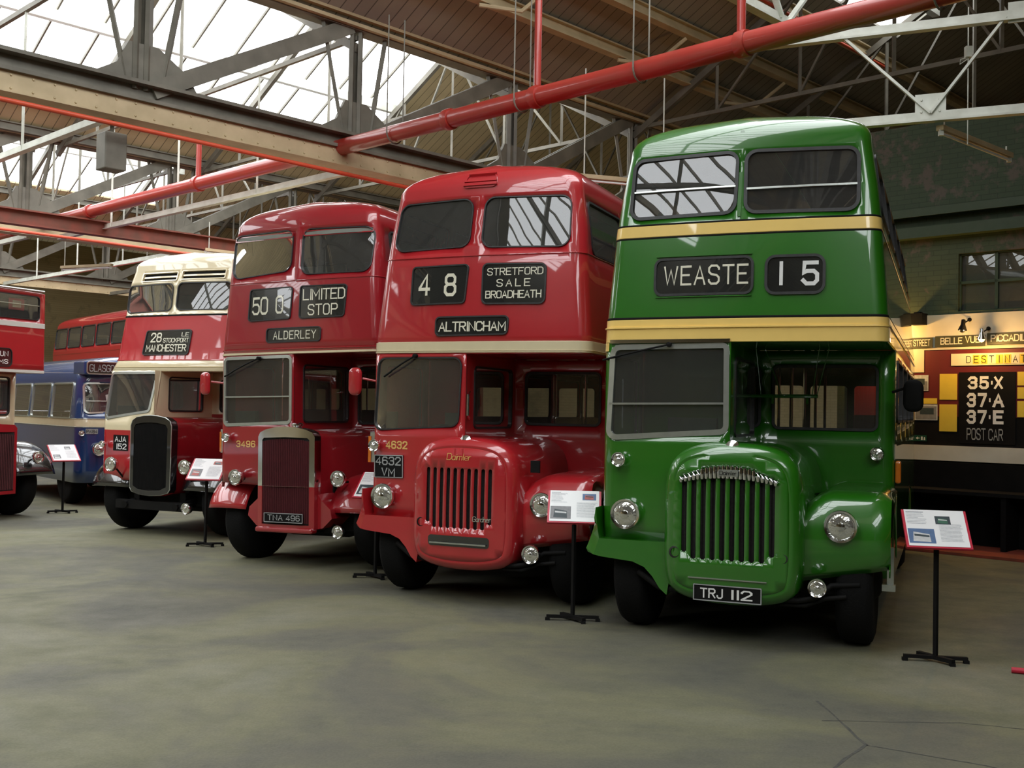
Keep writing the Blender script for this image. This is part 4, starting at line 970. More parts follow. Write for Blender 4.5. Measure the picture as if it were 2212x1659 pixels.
def red_bus():
    c = dict(o=(-.3739, 10.2537), th=rad(23), label='red double decker bus numbered 4632 showing ALTRINCHAM under a cream band',
             W=[(0, 1.143), (2.3, 1.143), (2.5, 1.135), (3.3, 1.06), (3.6, 1.03), (3.95, .975)], YF=[(0, 0), (2.5, .0), (3.3, .05), (3.9, .13)], r=.13, bow=.05, zc=3.92, hb=.39, fd=.72,
             zb=2.37, up=([(-.885, 3.862), (-.078, 3.878), (-.095, 3.408), (-.935, 3.388)], [(.05, 3.880), (.905, 3.862), (.915, 3.375), (.036, 3.394)]), rw=.10, side_z=(3.33, 3.83), side_y0=.36,
             zones=[(0, 9)], mats=['red'], tail=7.5, bulk=[rect(.055, .87, 1.70, 2.23)], wfw=.012, seat='seat_green')
    root, sk, lk = body(c); F = sk.front()
    wrap_band(root, sk, 2.377, 2.488, .008, 'cream_band', 'cream'); wrap_band(root, sk, 2.395, 2.403, .014, 'moulding', 'cream'); wrap_band(root, sk, 3.308, 3.322, .007, 'waist_moulding', 'red')
    vq = rect(-.213, .16, 3.985, 4.14)
    fr = MB(); G_ = lambda x, z, o=0: sk.S(x / .85, 3.92 + .39 * 2 / PI * math.asin(min(1, (z - 3.92) / .39) ** (1 / .82)), o)
    for a, b in ((4.11, 4.135), (4.0, 4.035), (4.035, 4.06)): fr.grid([[G_(-.20 + .36 * k / 10, z, o) for k in range(11)] for z, o in ((b, 0), (b - .004, .022), (a + .004, .026), (a, 0))])
    ring(fr, rq(vq, .05), rq(vq, .05, .016), G_, 0, .012); fr.build('roof_ventilator', 'red', root, smooth=40)
    sign(root, F, [(-.688, 3.213), (-.09, 3.222), (-.118, 2.866), (-.695, 2.858)], [('4', (-.625, -.495, 2.94, 3.158), 1.0), ('8', (-.34, -.205, 2.925, 3.148), 1.0)], r=.03, fm=.014)
    sign(root, F, [(.077, 3.222), (.697, 3.208), (.695, 2.846), (.079, 2.852)], [('STRETFORD', (.115, .678, 3.113, 3.185), .8, 1.3), ('SALE', (.215, .555, 3.003, 3.078), .8, 3.0), ('BROADHEATH', (.105, .668, 2.893, 2.968), .9, 1.1)], r=.045, fm=.014)
    sign(root, F, [(-.402, 2.716), (.345, 2.718), (.338, 2.560), (-.400, 2.550)], [('ALTRINCHAM', (-.378, .330, 2.582, 2.678), .95, 1.1)], r=.035, fm=.014)
    cab(root, sk, c, [(-1.052, 2.328), (-.118, 2.330), (-.145, 1.678), (-1.105, 1.622)], -.075, [(-1.12, .77), (-.075, .77)], ['red'], [(0, 9)], rws=.085, frame='gasket', fw=.014)
    wiper(root, F, (-.62, 2.35), (-.88, 2.2))
    b, bul = tin_front(root, 'red', sk, (-.375, .305), .722, 1.288, False, -.035); tin_wing(root, 'red'); irons(root)
    mp = lambda x, z, o=0: Vector((x, bul(x, z) - o, z))
    s = MB(); fill(s, rq(rect(-.345, .285, .556, .655), .03), mp, .004, rim=0); sl = s.build('plate_recess', 'blind', root); s2 = MB(); s2.bar((-.32, -.21, .585), (.26, -.21, .585), .014); s2.build('rail', 'alloy', sl)
    t = MB(); text(t, 'Daimler', (-.165, .085, 1.362, 1.425), mp, th=.5, gap=.7, off=.006, shear=.12); t.build('badge', 'letter_gold', root)
    t = MB(); text(t, 'Gardner', (.12, .305, .80, .85), mp, th=.8, gap=.7, off=.016, shear=.1); t.build('badge', 'chrome', root)
    t = MB(); text(t, '4632', (-.952, -.70, 1.437, 1.517), F, th=1.25, gap=2.0, off=.003); t.build('fleet_number', 'letter_gold', root)
    plate(root, F, [(-1.082, 1.372), (-.742, 1.378), (-.738, 1.156), (-1.075, 1.148)], [('4632', (-1.06, -.765, 1.275, 1.36), 1.0), ('VM', (-.99, -.83, 1.165, 1.25), 1.0)])
    headlamp(root, (-.93, -.04, .975), .125); headlamp(root, (.738, -.03, .972), .115); headlamp(root, (-1.052, -.012, 1.466), .060, 'side_lamp', .05); headlamp(root, (1.02, 1.15, 1.5), .06, 'side_lamp', .05)
    headlamp(root, (.655, -.07, .517), .088, 'fog_lamp', .1)
    mb = MB(); mb.box((.665, -.02, 1.32), (.09, .02, .11)); mb.build('bonnet_side_grip', 'matt_black', root)
    mirror(root, [(-1.13, .2, 2.1), (-1.28, .12, 2.13)], (-1.36, .1, 2.1), .14, .28, 'red')
    mb = MB(); mb.box((-1.19, .22, 1.44), (.05, .07, .3)); mb.box((-1.215, .2, 1.42), (.03, .05, .26), m=1); o = mb.build('indicator', ['alloy', 'amber'], root)
    g = MB(); g.tube([(-.06, .06, 1.75), (-.045, .0, 1.78), (-.045, -.0, 1.98), (-.06, .06, 2.01)], .012, 8); g.build('grab_rail', 'chrome', root)
    return root

# ---------------------------------------------------------------- buses with exposed radiators
def exposed(root, ol, zsplit, core, frame_m, core_m, low_m, y=-.15, bonnet_m='maroon', back=1.22, cap=None):
    """radiator: polished surround above zsplit, slatted core inside, painted lower part, bonnet behind"""
    bo = MB(); lp = loft_front(bo, [(x * .97, z - .015) for x, z in ol], [(0, back), (0, y + .12), (.02, y + .10)]); V, F = tri_domain(lp, [], [], [], step=.2); bo.add([(x, y + .10, z) for x, z in V], F); bo.build('bonnet', bonnet_m, root, smooth=35)
    def clip(poly, z0, keep_above):
        out = []
        for i in range(len(poly)):
            a, b = poly[i], poly[(i + 1) % len(poly)]; ia = (a[1] >= z0) == keep_above; ib = (b[1] >= z0) == keep_above
            if ia: out.append(a)
            if ia != ib: t = (z0 - a[1]) / (b[1] - a[1]); out.append((a[0] + (b[0] - a[0]) * t, z0))
        return out
    for ab, m, nm in ((True, frame_m, 'radiator_shell'), (False, low_m, 'radiator_surround')):
        o_ = clip(ol, zsplit, ab)
        if len(o_) < 3: continue
        hole = clip(core, zsplit + (.001 if ab else -.001), ab)
        mb = MB()
        V, F = tri_domain(o_, [hole] if len(hole) > 2 else [], [], [], step=.08); edge = [p for p in o_]
        f_ = lambda x, z: y + .03 * min(1, abs(x) / .42) ** 3
        mb.add([(x, f_(x, z), z) for x, z in V], F)
        D = densify(o_, .08); mb.grid([[(x, f_(x, z), z) for x, z in D], [(x * 1.012, f_(x, z) + .025, z) for x, z in D], [(x * 1.012, y + .14, z) for x, z in D]], close=True)
        if len(hole) > 2: D = densify(hole, .08); mb.grid([[(x, f_(x, z), z) for x, z in D], [(x, y + .035, z) for x, z in D]], close=True)
        mb.build(nm, m, root, smooth=35)
    c = MB(); V, F = tri_domain([(x * 1.03, z) for x, z in core], [], [], [], step=.2); c.add([(x, y + .035, z) for x, z in V], F)
    x0 = min(p[0] for p in core); x1 = max(p[0] for p in core); zt = max(p[1] for p in core); zl = min(p[1] for p in core)
    co = c.build('radiator_core', 'core', root)
    s = MB(); n = 26
    for k in range(n):
        x = x0 + (x1 - x0) * (k + .5) / n
        zs = [p for p in core]; s.bar((x, y + .022, zl + .02), (x, y + .022, zt - .02 - .03 * (2 * (k + .5) / n - 1) ** 2), (x1 - x0) / n * .55, .016)
    s.build('radiator_slats', core_m, root)
    if cap: e = MB(); e.lathe([(.05, -.05), (.05, .01), (.065, .015), (.065, .035), (.04, .05), (0, .052)], cap, (0, 0, 1), 20); e.build('filler_cap', 'chrome', root, smooth=40)
def mudguard(root, x0, x1, m, r=.57, a0=-14, a1=168, yc=.55, zc=.5, flip=1, crown=.05, name='front_wing'):
    mb = MB(); rows = []
    for k in range(11):
        u = k / 10; x = x0 + (x1 - x0) * u; d = crown * (abs(2 * u - 1) ** 3)
        rr = r - d; rows.append([(x, yc - rr * math.cos(rad(a)), zc + rr * math.sin(rad(a))) for a in frange(15, a1, 22)])
    rows = [[(p[0], p[1] - .0, p[2]) for p in r_] for r_ in rows]
    mb.grid(rows); o = mb.build(name, m, root, smooth=50); md = o.modifiers.new('thickness', 'SOLIDIFY'); md.thickness = .012; md.offset = -1; return o

def dark_red_bus():
    c = dict(o=(-2.4682, 12.3371), th=rad(25), lean=.02, label='dark red double decker bus with upright radiator showing 50 0 LIMITED STOP',
             W=[(0, 1.12), (2.4, 1.12), (2.6, 1.11), (3.28, 1.06), (3.6, 1.04), (3.95, .985)], YF=[(0, 0), (2.4, .0), (3.3, .04), (3.95, .10)], r=.12, bow=.05, zc=3.93, hb=.375, fd=.70, tail=7.6,
             zb=2.44, up=([(-.975, 3.875), (-.07, 3.888), (-.082, 3.410), (-.955, 3.352)], [(.066, 3.886), (.985, 3.862), (.972, 3.352), (.068, 3.355)]), rw=.11, side_z=(3.36, 3.84),
             zones=[(0, 9)], mats=['maroon'], bulk=[rect(.10, .95, 1.64, 2.32)], wfw=.01, seat='seat_green')
    root, sk, lk = body(c); F = sk.front()
    wrap_band(root, sk, 3.285, 3.30, .007, 'waist_moulding', 'maroon'); wrap_band(root, sk, 2.492, 2.512, .012, 'moulding', 'maroon'); wrap_band(root, sk, 2.44, 2.47, .012, 'pale_strip', 'cream', 1.96)
    for x0, x1 in ((-.96, -.075), (.075, .97)):
        v = MB(); ring(v, rq(rect(x0, x1, 3.80, 3.865), .02), rq(rect(x0, x1, 3.80, 3.865), .02, .012), F, -.004, .012); vm = v.build('ventilator', 'maroon', root); g = MB(); fill(g, rq(rect(x0, x1, 3.80, 3.865), .02, .01), F, .002); g.build('slot', 'dark_lining', vm)
    cs = MB(); cs.grid([[F(x, z, o) for x, o in ((-.014, 0), (-.014, .012), (.014, .012), (.014, 0))] for z in frange(3.30, 3.95, 6)]); cs.build('centre_pillar_strip', 'maroon', root)
    sign(root, F, [(-.648, 3.205), (-.042, 3.21), (-.068, 2.855), (-.668, 2.846)], [('50', (-.622, -.385, 2.91, 3.12), .85, 1.2), ('0', (-.275, -.162, 2.912, 3.125), .85)], r=.03, fm=.012)
    sign(root, F, [(.080, 3.212), (.684, 3.206), (.655, 2.86), (.075, 2.852)], [('LIMITED', (.108, .668, 3.05, 3.18), .75, 1.1), ('STOP', (.182, .578, 2.875, 3.005), .75, 1.5)], r=.03, fm=.012)
    sign(root, F, rect(-.383, .358, 2.588, 2.735), [('ALDERLEY', (-.294, .304, 2.61, 2.71), .8, 1.9)], r=.03, fm=.012)
    cab(root, sk, c, [(-1.02, 2.405), (-.035, 2.410), (-.035, 1.655), (-1.02, 1.625)], -.0, [(-1.10, .955), (-.60, .93), (-.0, .9)], ['maroon'], [(0, 9)], rws=.05, frame='alloy', fw=.035, bar=(-1.01, -.045, 1.945, 1.945, .016))
    wiper(root, F, (-.48, 2.40), (-.87, 2.25))
    ol = [(-.39, .46), (-.39, 1.49), (-.36, 1.54), (-.28, 1.572), (-.14, 1.60), (.0, 1.608), (.14, 1.60), (.28, 1.572), (.36, 1.54), (.39, 1.49), (.39, .46)]
    core = [(-.325, .50), (-.325, 1.455), (-.30, 1.478), (0, 1.488), (.30, 1.478), (.325, 1.455), (.325, .50)]
    exposed(root, ol, .93, core, 'chrome', 'slat_maroon', 'maroon', cap=(.10, -.05, 1.60))
    b = MB(); b.box((0, -.135, 1.545), (.2, .02, .04)); b.build('radiator_badge', 'board_red', root)
    a = MB()
    for g in (-1, 1):
        P = [(.39 * g, .46), (.39 * g, .85), (.44 * g, .78), (.56 * g, .68), (.58 * g, .58), (.46 * g, .47)]; n = len(P); a.add([(x, -.06, z) for x, z in P] + [(x, .3, z) for x, z in P], [tuple(range(n)), tuple(range(2 * n - 1, n - 1, -1))] + [(j, n + j, n + (j + 1) % n, (j + 1) % n) for j in range(n)])
        a.build('front_apron', 'maroon', root); a = MB()
    a.box((0, -.12, .44), (.78, .12, .06)); o = a.build('front_apron', 'maroon', root); bv = o.modifiers.new('b', 'BEVEL'); bv.width = .02; bv.segments = 2
    plate(root, lambda x, z, o=0: Vector((x, -.165 - o, z)), rect(-.262, .272, .525, .632), [('TNA', (-.21, .0, .548, .612), .9), ('496', (.045, .235, .548, .612), .9)])
    mudguard(root, -1.25, -.70, 'red'); mudguard(root, .46, 1.18, 'maroon')
    headlamp(root, (-.74, -.09, 1.015), .095, stalk=[(-.74, -.02, 1.0), (-.66, .1, .98)]); headlamp(root, (.62, .0, 1.025), .095, stalk=[(.62, .03, .98), (.62, .2, .98)]); headlamp(root, (-.945, -.015, 1.475), .055, 'side_lamp', .04); headlamp(root, (.695, -.10, .445), .075, 'fog_lamp', .09, stalk=[(.695, -.04, .46), (.5, .1, .5)])
    t = MB(); text(t, '3496', (-.835, -.54, 1.362, 1.44), F, th=1.2, gap=2.0, off=.003); t.build('fleet_number', 'letter_gold', root)
    mb = MB(); mb.box((-1.15, .2, 1.43), (.05, .08, .28)); mb.box((-1.175, .19, 1.42), (.03, .06, .24), m=1); mb.build('indicator', ['alloy', 'amber'], root)
    mirror(root, [(-1.10, .15, 2.12), (-1.26, .08, 2.14)], (-1.34, .06, 2.12), .13, .27, 'red')
    return root

def cream_bus():
    c = dict(o=(-4.9724, 15.1275), th=rad(25), label='red double decker bus with cream roof and cream upper windows, plate AJA 152',
             W=[(0, 1.10), (2.4, 1.10), (3.1, 1.06), (3.5, 1.03), (3.8, .985)], YF=[(0, 0), (1.6, 0), (2.31, .12), (2.46, .22), (3.1, .32), (3.6, .36), (3.8, .42)], r=.13, bow=.05, zc=3.79, hb=.30, fd=.65, tail=7.6, e=.7,
             zb=2.31, up=([(-.965, 3.56), (-.08, 3.575), (-.085, 3.185), (-.975, 3.165)], [(.015, 3.578), (.935, 3.571), (.918, 3.185), (-.0 + .005, 3.19)]), rw=.08, side_z=(3.18, 3.56), side_y0=.75,
             zones=[(0, 2.455), (2.455, 3.11), (3.11, 9)], mats=['cream', 'red', 'cream'], canopym='cream', vents=[rect(-.71, -.035, 3.625, 3.74), rect(.05, .80, 3.632, 3.752)], wfw=.014,
             bulk=[rect(.10, .92, 1.74, 2.2)], lzones=[(0, 1.70), (1.70, 9)], lmats=['maroon', 'cream'], seat='seat_green')
    root, sk, lk = body(c); F = sk.front()
    wrap_band(root, sk, 3.10, 3.125, .008, 'waist_moulding', 'matt_black'); wrap_band(root, sk, 2.455, 2.475, .012, 'moulding', 'red')
    sign(root, F, [(-.48, 2.882), (.335, 2.888), (.317, 2.55), (-.515, 2.545)], [('28', (-.40, -.19, 2.72, 2.86), 1.0), ('LE', (.17, .30, 2.80, 2.86), .9), ('STOCKPORT', (-.16, .31, 2.715, 2.78), .95, 1.1), ('MANCHESTER', (-.47, .28, 2.585, 2.69), .95, 1.1)], r=.03, fm=.014)
    cab(root, sk, c, [(-1.0, 2.27), (-.11, 2.275), (-.165, 1.735), (-1.02, 1.62)], -.06, [(-1.08, .75), (-.06, .75)], ['red', 'cream'], [(0, 1.455), (1.455, 9)], rws=.05, frame='alloy', fw=.035, inner_win=rect(.30, 1.0, 1.74, 2.22))
    for ch in root.children:
        if ch.name.startswith('cab_inner_side'): ch.data.materials[0] = M['cream']
    ol = [(-.365, .66), (-.37, 1.53), (-.34, 1.60), (-.26, 1.645), (-.12, 1.668), (0, 1.674), (.12, 1.668), (.26, 1.645), (.34, 1.60), (.37, 1.53), (.365, .66), (.33, .61), (.2, .575), (0, .56), (-.2, .575), (-.33, .61)]
    core = [(-.30, .69), (-.305, 1.50), (-.27, 1.55), (-.12, 1.575), (0, 1.58), (.12, 1.575), (.27, 1.55), (.305, 1.50), (.30, .69), (.2, .645), (0, .63), (-.2, .645)]
    exposed(root, ol, .2, core, 'black', 'matt_black', 'black', y=-.12)
    e = MB(); D = densify(ol, .06); e.tube([(x, -.10, z) for x, z in D + D[:1]], .007, 6, cap=False); e.build('radiator_edging', 'alloy', root, smooth=50)
    mudguard(root, -1.2, -.50, 'black', r=.60); mudguard(root, .46, 1.18, 'black', r=.60)
    plate(root, F, rect(-.825, -.525, 1.16, 1.385), [('AJA', (-.79, -.56, 1.285, 1.365), 1.0), ('152', (-.76, -.55, 1.18, 1.262), 1.0)], lm='letter_white', border=None, off=.006)
    headlamp(root, (-.665, -.16, .975), .105, stalk=[(-.665, -.1, .95), (-.6, .1, .7)]); headlamp(root, (.675, -.16, .985), .105, stalk=[(.675, -.1, .95), (.6, .1, .7)]); headlamp(root, (-.97, -.03, 1.24), .055, 'side_lamp', .05); headlamp(root, (.70, -.14, .42), .08, 'fog_lamp', .09, stalk=[(.7, -.08, .42), (.55, .1, .45)])
    b = MB(); b.box((0, -.02, .42), (1.3, .10, .12)); b.tube([(-.46, -.1, .42), (-.46, .3, .48)], .05, 8); b.tube([(.46, -.1, .42), (.46, .3, .48)], .05, 8); b.build('front_crossmember', 'matt_black', root)
    return root

def open_bus():
    c = dict(o=(-8.0, 16.5), th=rad(-65), label='red bus with two white bands at the left edge, notice in its upper window',
             W=[(0, 1.10), (3.7, 1.07)], YF=[(0, 0), (4, .03)], r=.05, bow=.02, zc=3.575, hb=.03, fd=.03, tail=7.2, zb=2.29,
             up=(rect(-.93, -.06, 3.15, 3.52), rect(.06, .93, 3.15, 3.52)), rw=.05, side_z=(3.15, 3.52), zones=[(0, 9)], mats=['red'], bulk=[rect(.25, .92, 1.62, 2.22)], yb=.66, lzones=[(0, 1.45), (1.45, 9)], lmats=['maroon', 'cream'], wfw=.012, seat='seat_green',
             bar2=(.08, .92, 3.37, 3.37, .012))
    root, sk, lk = body(c); F = sk.front()
    cab(root, sk, c, rect(-.96, -.12, 1.62, 2.2), -.05, [(-1.06, .80), (-.05, .80)], ['maroon', 'cream'], [(0, 1.45), (1.45, 9)], inner_win=rect(.2, .58, 1.66, 2.16), side=False)
    M['white_band'] = paint('white_band_paint', (.72, .72, .68))
    wrap_band(root, sk, 3.015, 3.098, .006, 'white_band', 'white_band'); wrap_band(root, sk, 2.292, 2.338, .008, 'white_band', 'white_band')
    sign(root, F, rect(-.42, .405, 2.385, 2.655), [('UN', (.19, .345, 2.535, 2.615), .95), ('MS', (.17, .345, 2.42, 2.49), 1.0)], r=.07, fm=.012, lm='letter_white')
    r_ = MB(); r_.tube([(-1.0, .02, 3.615), (1.0, .02, 3.615)], .018, 8); r_.build('guard_rail', 'alloy', root)
    s = MB(); fill(s, rq(rect(.36, .66, 3.28, 3.46), .01), F, -.03, rim=-.034); so = s.build('window_notice', 'board_red', root); s = MB(); fill(s, rq(rect(.43, .59, 3.32, 3.425), .005), F, -.024); s.build('paper', 'letter_cream', so)
    ol = [(-.45, .40), (-.45, 1.42), (-.40, 1.47), (0, 1.49), (.40, 1.47), (.45, 1.42), (.45, .40)]; core = [(-.40, .45), (-.40, 1.36), (.40, 1.36), (.40, .45)]
    exposed(root, ol, .2, core, 'maroon', 'slat_maroon', 'maroon', y=-.14, back=.66)
    mudguard(root, .48, 1.24, 'black', r=.70); mudguard(root, -1.15, -.5, 'black', r=.66)
    headlamp(root, (.80, -.18, .955), .10, stalk=[(.8, -.1, .95), (.7, .1, .8)])
    return root

def coach():
    root = empty('coach', (-6.692, 19.62, 0), -rad(-40)); tag(root, 'blue and cream single-deck coach showing GLASGOW, half hidden behind the cream bus', 'bus')
    sk = Skin([(0, 1.12), (1.5, 1.12), (2.2, 1.06)], [(0, 0), (1.4, 0), (2.2, .12)], .22, .10, 6.0, 2.22, .48, .55, .75); T = 2 + sk.LS; F = sk.front()
    q1 = [(-.98, 2.18), (-.06, 2.20), (-.06, 1.70), (-.99, 1.655)]; q2 = [(.06, 2.20), (.98, 2.18), (.99, 1.655), (.06, 1.70)]; holes = [sk.df(rq(q1, .07)), sk.df(rq(q2, .07))]; sd = []
    for g in (-1, 1):
        for k in range(4): q = rect(.55 + k * 1.25, 1.65 + k * 1.25, 1.56, 2.18); sd.append((g, q)); holes.append(sk.ds(rq(q, .06), g))
    shell(sk, [(-T, .42), (T, .42), (T, 2.699), (-T, 2.699)], holes, sorted(frange(.42, 2.22, 8) + [1.41, 1.55] + [2.22 + .48 * k / 10 for k in range(1, 10)]), [(0, 1.41), (1.41, 1.55), (1.55, 9)], 'coach_body', ['blue', 'cream', 'blue'], root)
    for q in (q1, q2): window(root, F, q, .07, 'alloy', .03, name='windscreen', bar=(q[3][0] + .03, q[2][0] - .03, 1.86, 1.87, .014))
    for g, q in sd: window(root, sk.side(g), q, .06, 'alloy', .03, name='side_window')
    wrap_band(root, sk, 1.545, 1.56, .008, 'moulding', 'alloy'); wrap_band(root, sk, 1.40, 1.413, .008, 'moulding', 'alloy')
    pd = MB(); pd.box((-.70, .36, 2.457), (.70, .6, .245)); o = pd.build('destination_housing', 'blue', root); bv = o.modifiers.new('b', 'BEVEL'); bv.width = .03; bv.segments = 3
    sign(root, lambda x, z, o=0: Vector((x, .058 - o, z)), rect(-1.0, -.40, 2.36, 2.555), [('GLASGOW', (-.965, -.435, 2.39, 2.52), .75, 1.2)], r=.04, frame='alloy', fm=.018, lm='letter_grey')
    sign(root, F, rect(-.98, -.78, 1.285, 1.375), [('PA184', (-.97, -.79, 1.30, 1.36), .9)], r=.005, frame=None, name='number_plate', lm='matt_black', bg='letter_grey')
    headlamp(root, (-.78, .0, 1.02), .12); headlamp(root, (.78, .0, 1.02), .12); headlamp(root, (-1.05, .12, 1.30), .05, 'side_lamp', .04)
    for g in (-1, 1): wheel(root, g * .92, .95, .27); wheel(root, g * .85, 4.6, .45)
    fl_ = MB(); fl_.box((0, 3.1, .62), (2.1, 5.5, .3)); fl_.build('chassis', 'matt_black', root); rp = MB(); rp.box((0, 5.97, 1.4), (2.1, .05, 1.9)); rp.build('rear_panel', 'blue', root)
    for k in range(4):
        for g in (-1, 1): seat(root, g * .55, 1.2 + k * 1.1, .77, 'seat_green')
    p_ = MB(); vs = [(-.62, .18, 1.93), (-.42, .18, 2.0), (-.42, .185, 1.82), (-.18, .185, 1.78), (-.19, .185, 1.70), (-.60, .18, 1.83)]; p_.add([(x, y + .02, z + .05) for x, y, z in vs] + [(x, y + .024, z + .05) for x, y, z in vs], [tuple(range(6)), tuple(range(11, 5, -1))] + [(j, 6 + j, 6 + (j + 1) % 6, (j + 1) % 6) for j in range(6)]); p_.build('windscreen_notice', 'paper', root)
    return root

def back_bus():
    c = dict(o=(-12.8, 32.4), th=rad(140.4), label='red double decker bus far behind the blue coach, only its upper side windows showing',
             W=[(0, 1.10), (3.3, 1.08), (4.0, 1.03)], YF=[(0, 0), (3.3, .1), (4, .3)], r=.25, bow=.05, zc=3.98, hb=.36, fd=.8, tail=7.6, zb=2.4,
             up=(rect(-.9, -.06, 3.4, 3.9), rect(.06, .9, 3.4, 3.9)), rw=.08, side_z=(3.38, 3.93), side_y0=.5, zones=[(0, 9)], mats=['red'], bulk=[rect(.1, .9, 1.7, 2.2)], seat='seat_green')
    root, sk, lk = body(c); wrap_band(root, sk, 3.2, 3.23, .01, 'waist_moulding', 'red')
    cab(root, sk, c, rect(-.95, -.1, 1.7, 2.3), 0, [(-1.05, .77), (0, .77)], ['red'], [(0, 9)])
    tin_front(root, 'red', sk, (-.375, .305), .722, 1.288, False)
    return root
green_bus(); red_bus(); dark_red_bus(); cream_bus(); open_bus(); coach(); back_bus()

# ================================================================ INFORMATION STANDS
def stand(x, y, rz, label, board_rz=None, zt=1.0, pics=()):
    root = empty('information_stand', (x, y, 0), rz); tag(root, label, 'information stand', 'information stands beside the buses')
    b = MB(); b.bar((-.23, 0, .035), (.23, 0, .035), .035, .025); b.bar((-.10, .13, .035), (.10, -.13, .035), .04, .03)
    for px, py in ((-.22, 0), (.22, 0), (-.095, .12), (.095, -.12)): b.box((px, py, .012), (.04, .04, .024))
    b.build('base', 'matt_black', root)
    p = MB(); p.bar((0, 0, .04), (0, .0, zt - .16), .028); p.bar((0, 0, zt - .16), (0, .035, zt - .03), .028); p.build('post', 'matt_black', root)
    R_ = Matrix.Rotation(board_rz or 0, 3, 'Z') @ Matrix.Rotation(rad(-46), 3, 'X'); o = Vector((0, 0, zt))
    mp = lambda a, c, d=0: o + R_ @ Vector((a, -d, c))
    w, h = .235, .185
    m = MB(); m.box(o + R_ @ Vector((0, .012, 0)), (2 * w, .02, 2 * h), R_); bo = m.build('board', 'board_red', root)
    s = MB(); fill(s, rect(-w + .018, w - .018, -h + .014, h), mp, .001, step=1); s.build('sheet', 'paper', bo)
    t = MB()
    for r_ in range(9):
        z_ = h - .02 - r_ * .0145; L_ = random.uniform(.08, .15); t.add([mp(-w + .03, z_, .002), mp(-w + .03 + L_, z_, .002), mp(-w + .03 + L_, z_ - (.008 if r_ == 0 else .004), .002), mp(-w + .03, z_ - (.008 if r_ == 0 else .004), .002)], [(0, 1, 2, 3)])
    for r_ in range(14):
        z_ = .045 - r_ * .0125; L_ = random.uniform(.15, .18); t.add([mp(.02, z_, .002), mp(.02 + L_, z_, .002), mp(.02 + L_, z_ - .004, .002), mp(.02, z_ - .004, .002)], [(0, 1, 2, 3)])
    t.build('printed_lines', 'grey_print', bo)
    for (a0, a1, c0, c1, cols) in pics:
        f = MB(); f.add([mp(a0, c0, .002), mp(a1, c0, .002), mp(a1, c1, .002), mp(a0, c1, .002)], [(0, 1, 2, 3)])
        f.add([mp(a0 + (a1 - a0) * .15, c0 + (c1 - c0) * .12, .003), mp(a0 + (a1 - a0) * .82, c0 + (c1 - c0) * .08, .003), mp(a0 + (a1 - a0) * .80, c0 + (c1 - c0) * .62, .003), mp(a0 + (a1 - a0) * .2, c0 + (c1 - c0) * .78, .003)], [(0, 1, 2, 3)], 1)
        f.add([mp(a0 + (a1 - a0) * .22, c0 + (c1 - c0) * .48, .004), mp(a0 + (a1 - a0) * .78, c0 + (c1 - c0) * .42, .004), mp(a0 + (a1 - a0) * .78, c0 + (c1 - c0) * .54, .004), mp(a0 + (a1 - a0) * .22, c0 + (c1 - c0) * .62, .004)], [(0, 1, 2, 3)], 2)
        f.build('picture', cols, bo)
    return root
def flat(name, rgb): return mat(name, rgb, rough=.5, noise=(25, .5, [x * .6 for x in rgb]))
PB, PD, PR, PG, PW_, PP = flat('print_blue', (.10, .18, .35)), flat('print_dark', (.04, .06, .07)), flat('print_red', (.5, .12, .10)), flat('print_green', (.05, .16, .10)), flat('print_pale', (.65, .66, .66)), flat('print_grey', (.25, .25, .26))
stand(3.23, 8.18, rad(-10), 'information stand with red-edged board to the right of the green bus', pics=[(-.21, -.02, -.145, -.005, [PB, PW_, PD]), (.0, .11, .045, .125, [PD, PG, PW_])])
stand(.57, 9.52, rad(-4), 'information stand between the red 4632 bus and the green bus', pics=[(-.21, -.03, -.145, .0, [PP, PD, PW_]), (.07, .19, .075, .15, [PB, PR, PD])])
stand(-3.95, 14.07, rad(14), 'information stand between the cream-roofed bus and the dark red bus', rad(-22), pics=[(-.20, -.05, -.13, .0, [PP, PR, PW_]), (.06, .18, .08, .14, [PR, PD, PW_])])
stand(-7.42, 17.95, rad(25), 'information stand by the blue coach at the left', rad(20), pics=[(-.20, -.08, -.13, -.04, [PP, PW_, PD]), (.03, .13, .07, .14, [PP, PW_, PD])])
stand(-1.44, 11.70, rad(0), 'information stand mostly hidden between the dark red bus and the 4632 bus', rad(-20), pics=[(-.20, -.03, -.14, .0, [PD, PW_, PP])])

# ================================================================ DISPLAY WALL
WM = lambda a, z, o=0: hall(PW - .036 - o, -a, z)
ax = lambda px: -(7.06 - (px - 1960) * .00671)
zy = lambda py: 3.08 - (py - 722) * .00668
def panel(name, x0, x1, y0, y1, m, label, cat, group=None, off=.006, border=None):
    mb = MB(); fill(mb, rect(ax(x0), ax(x1), zy(y1), zy(y0)), WM, off, step=2, rim=-.002); o = mb.build(name, m); tag(o, label, cat, group)
    if border: f = MB(); ring(f, rq(rect(ax(x0), ax(x1), zy(y1), zy(y0)), .004, -.012, n=1), rq(rect(ax(x0), ax(x1), zy(y1), zy(y0)), .004, 0, n=1), WM, 0, off + .004); f.build('frame', border, o)
    return o
def lettered(o, lines, m, off, **k):
    t = MB()
    for s, x0, x1, y0, y1, th, gap in lines: text(t, s, (ax(x0), ax(x1), zy(y1), zy(y0)), WM, th=th, gap=gap, off=off)
    return t.build('lettering', m, o)
M['sign_green'] = mat('dark_olive_sign', (.045, .045, .02), rough=.5, noise=(9, .4, (.06, .055, .03))); M['ivory'] = mat('ivory_card', (.75, .68, .48), rough=.5, noise=(9, .3, (.68, .6, .42))); M['card_yellow'] = mat('yellow_card', (.75, .55, .06), rough=.5, noise=(14, .3, (.68, .48, .05)))
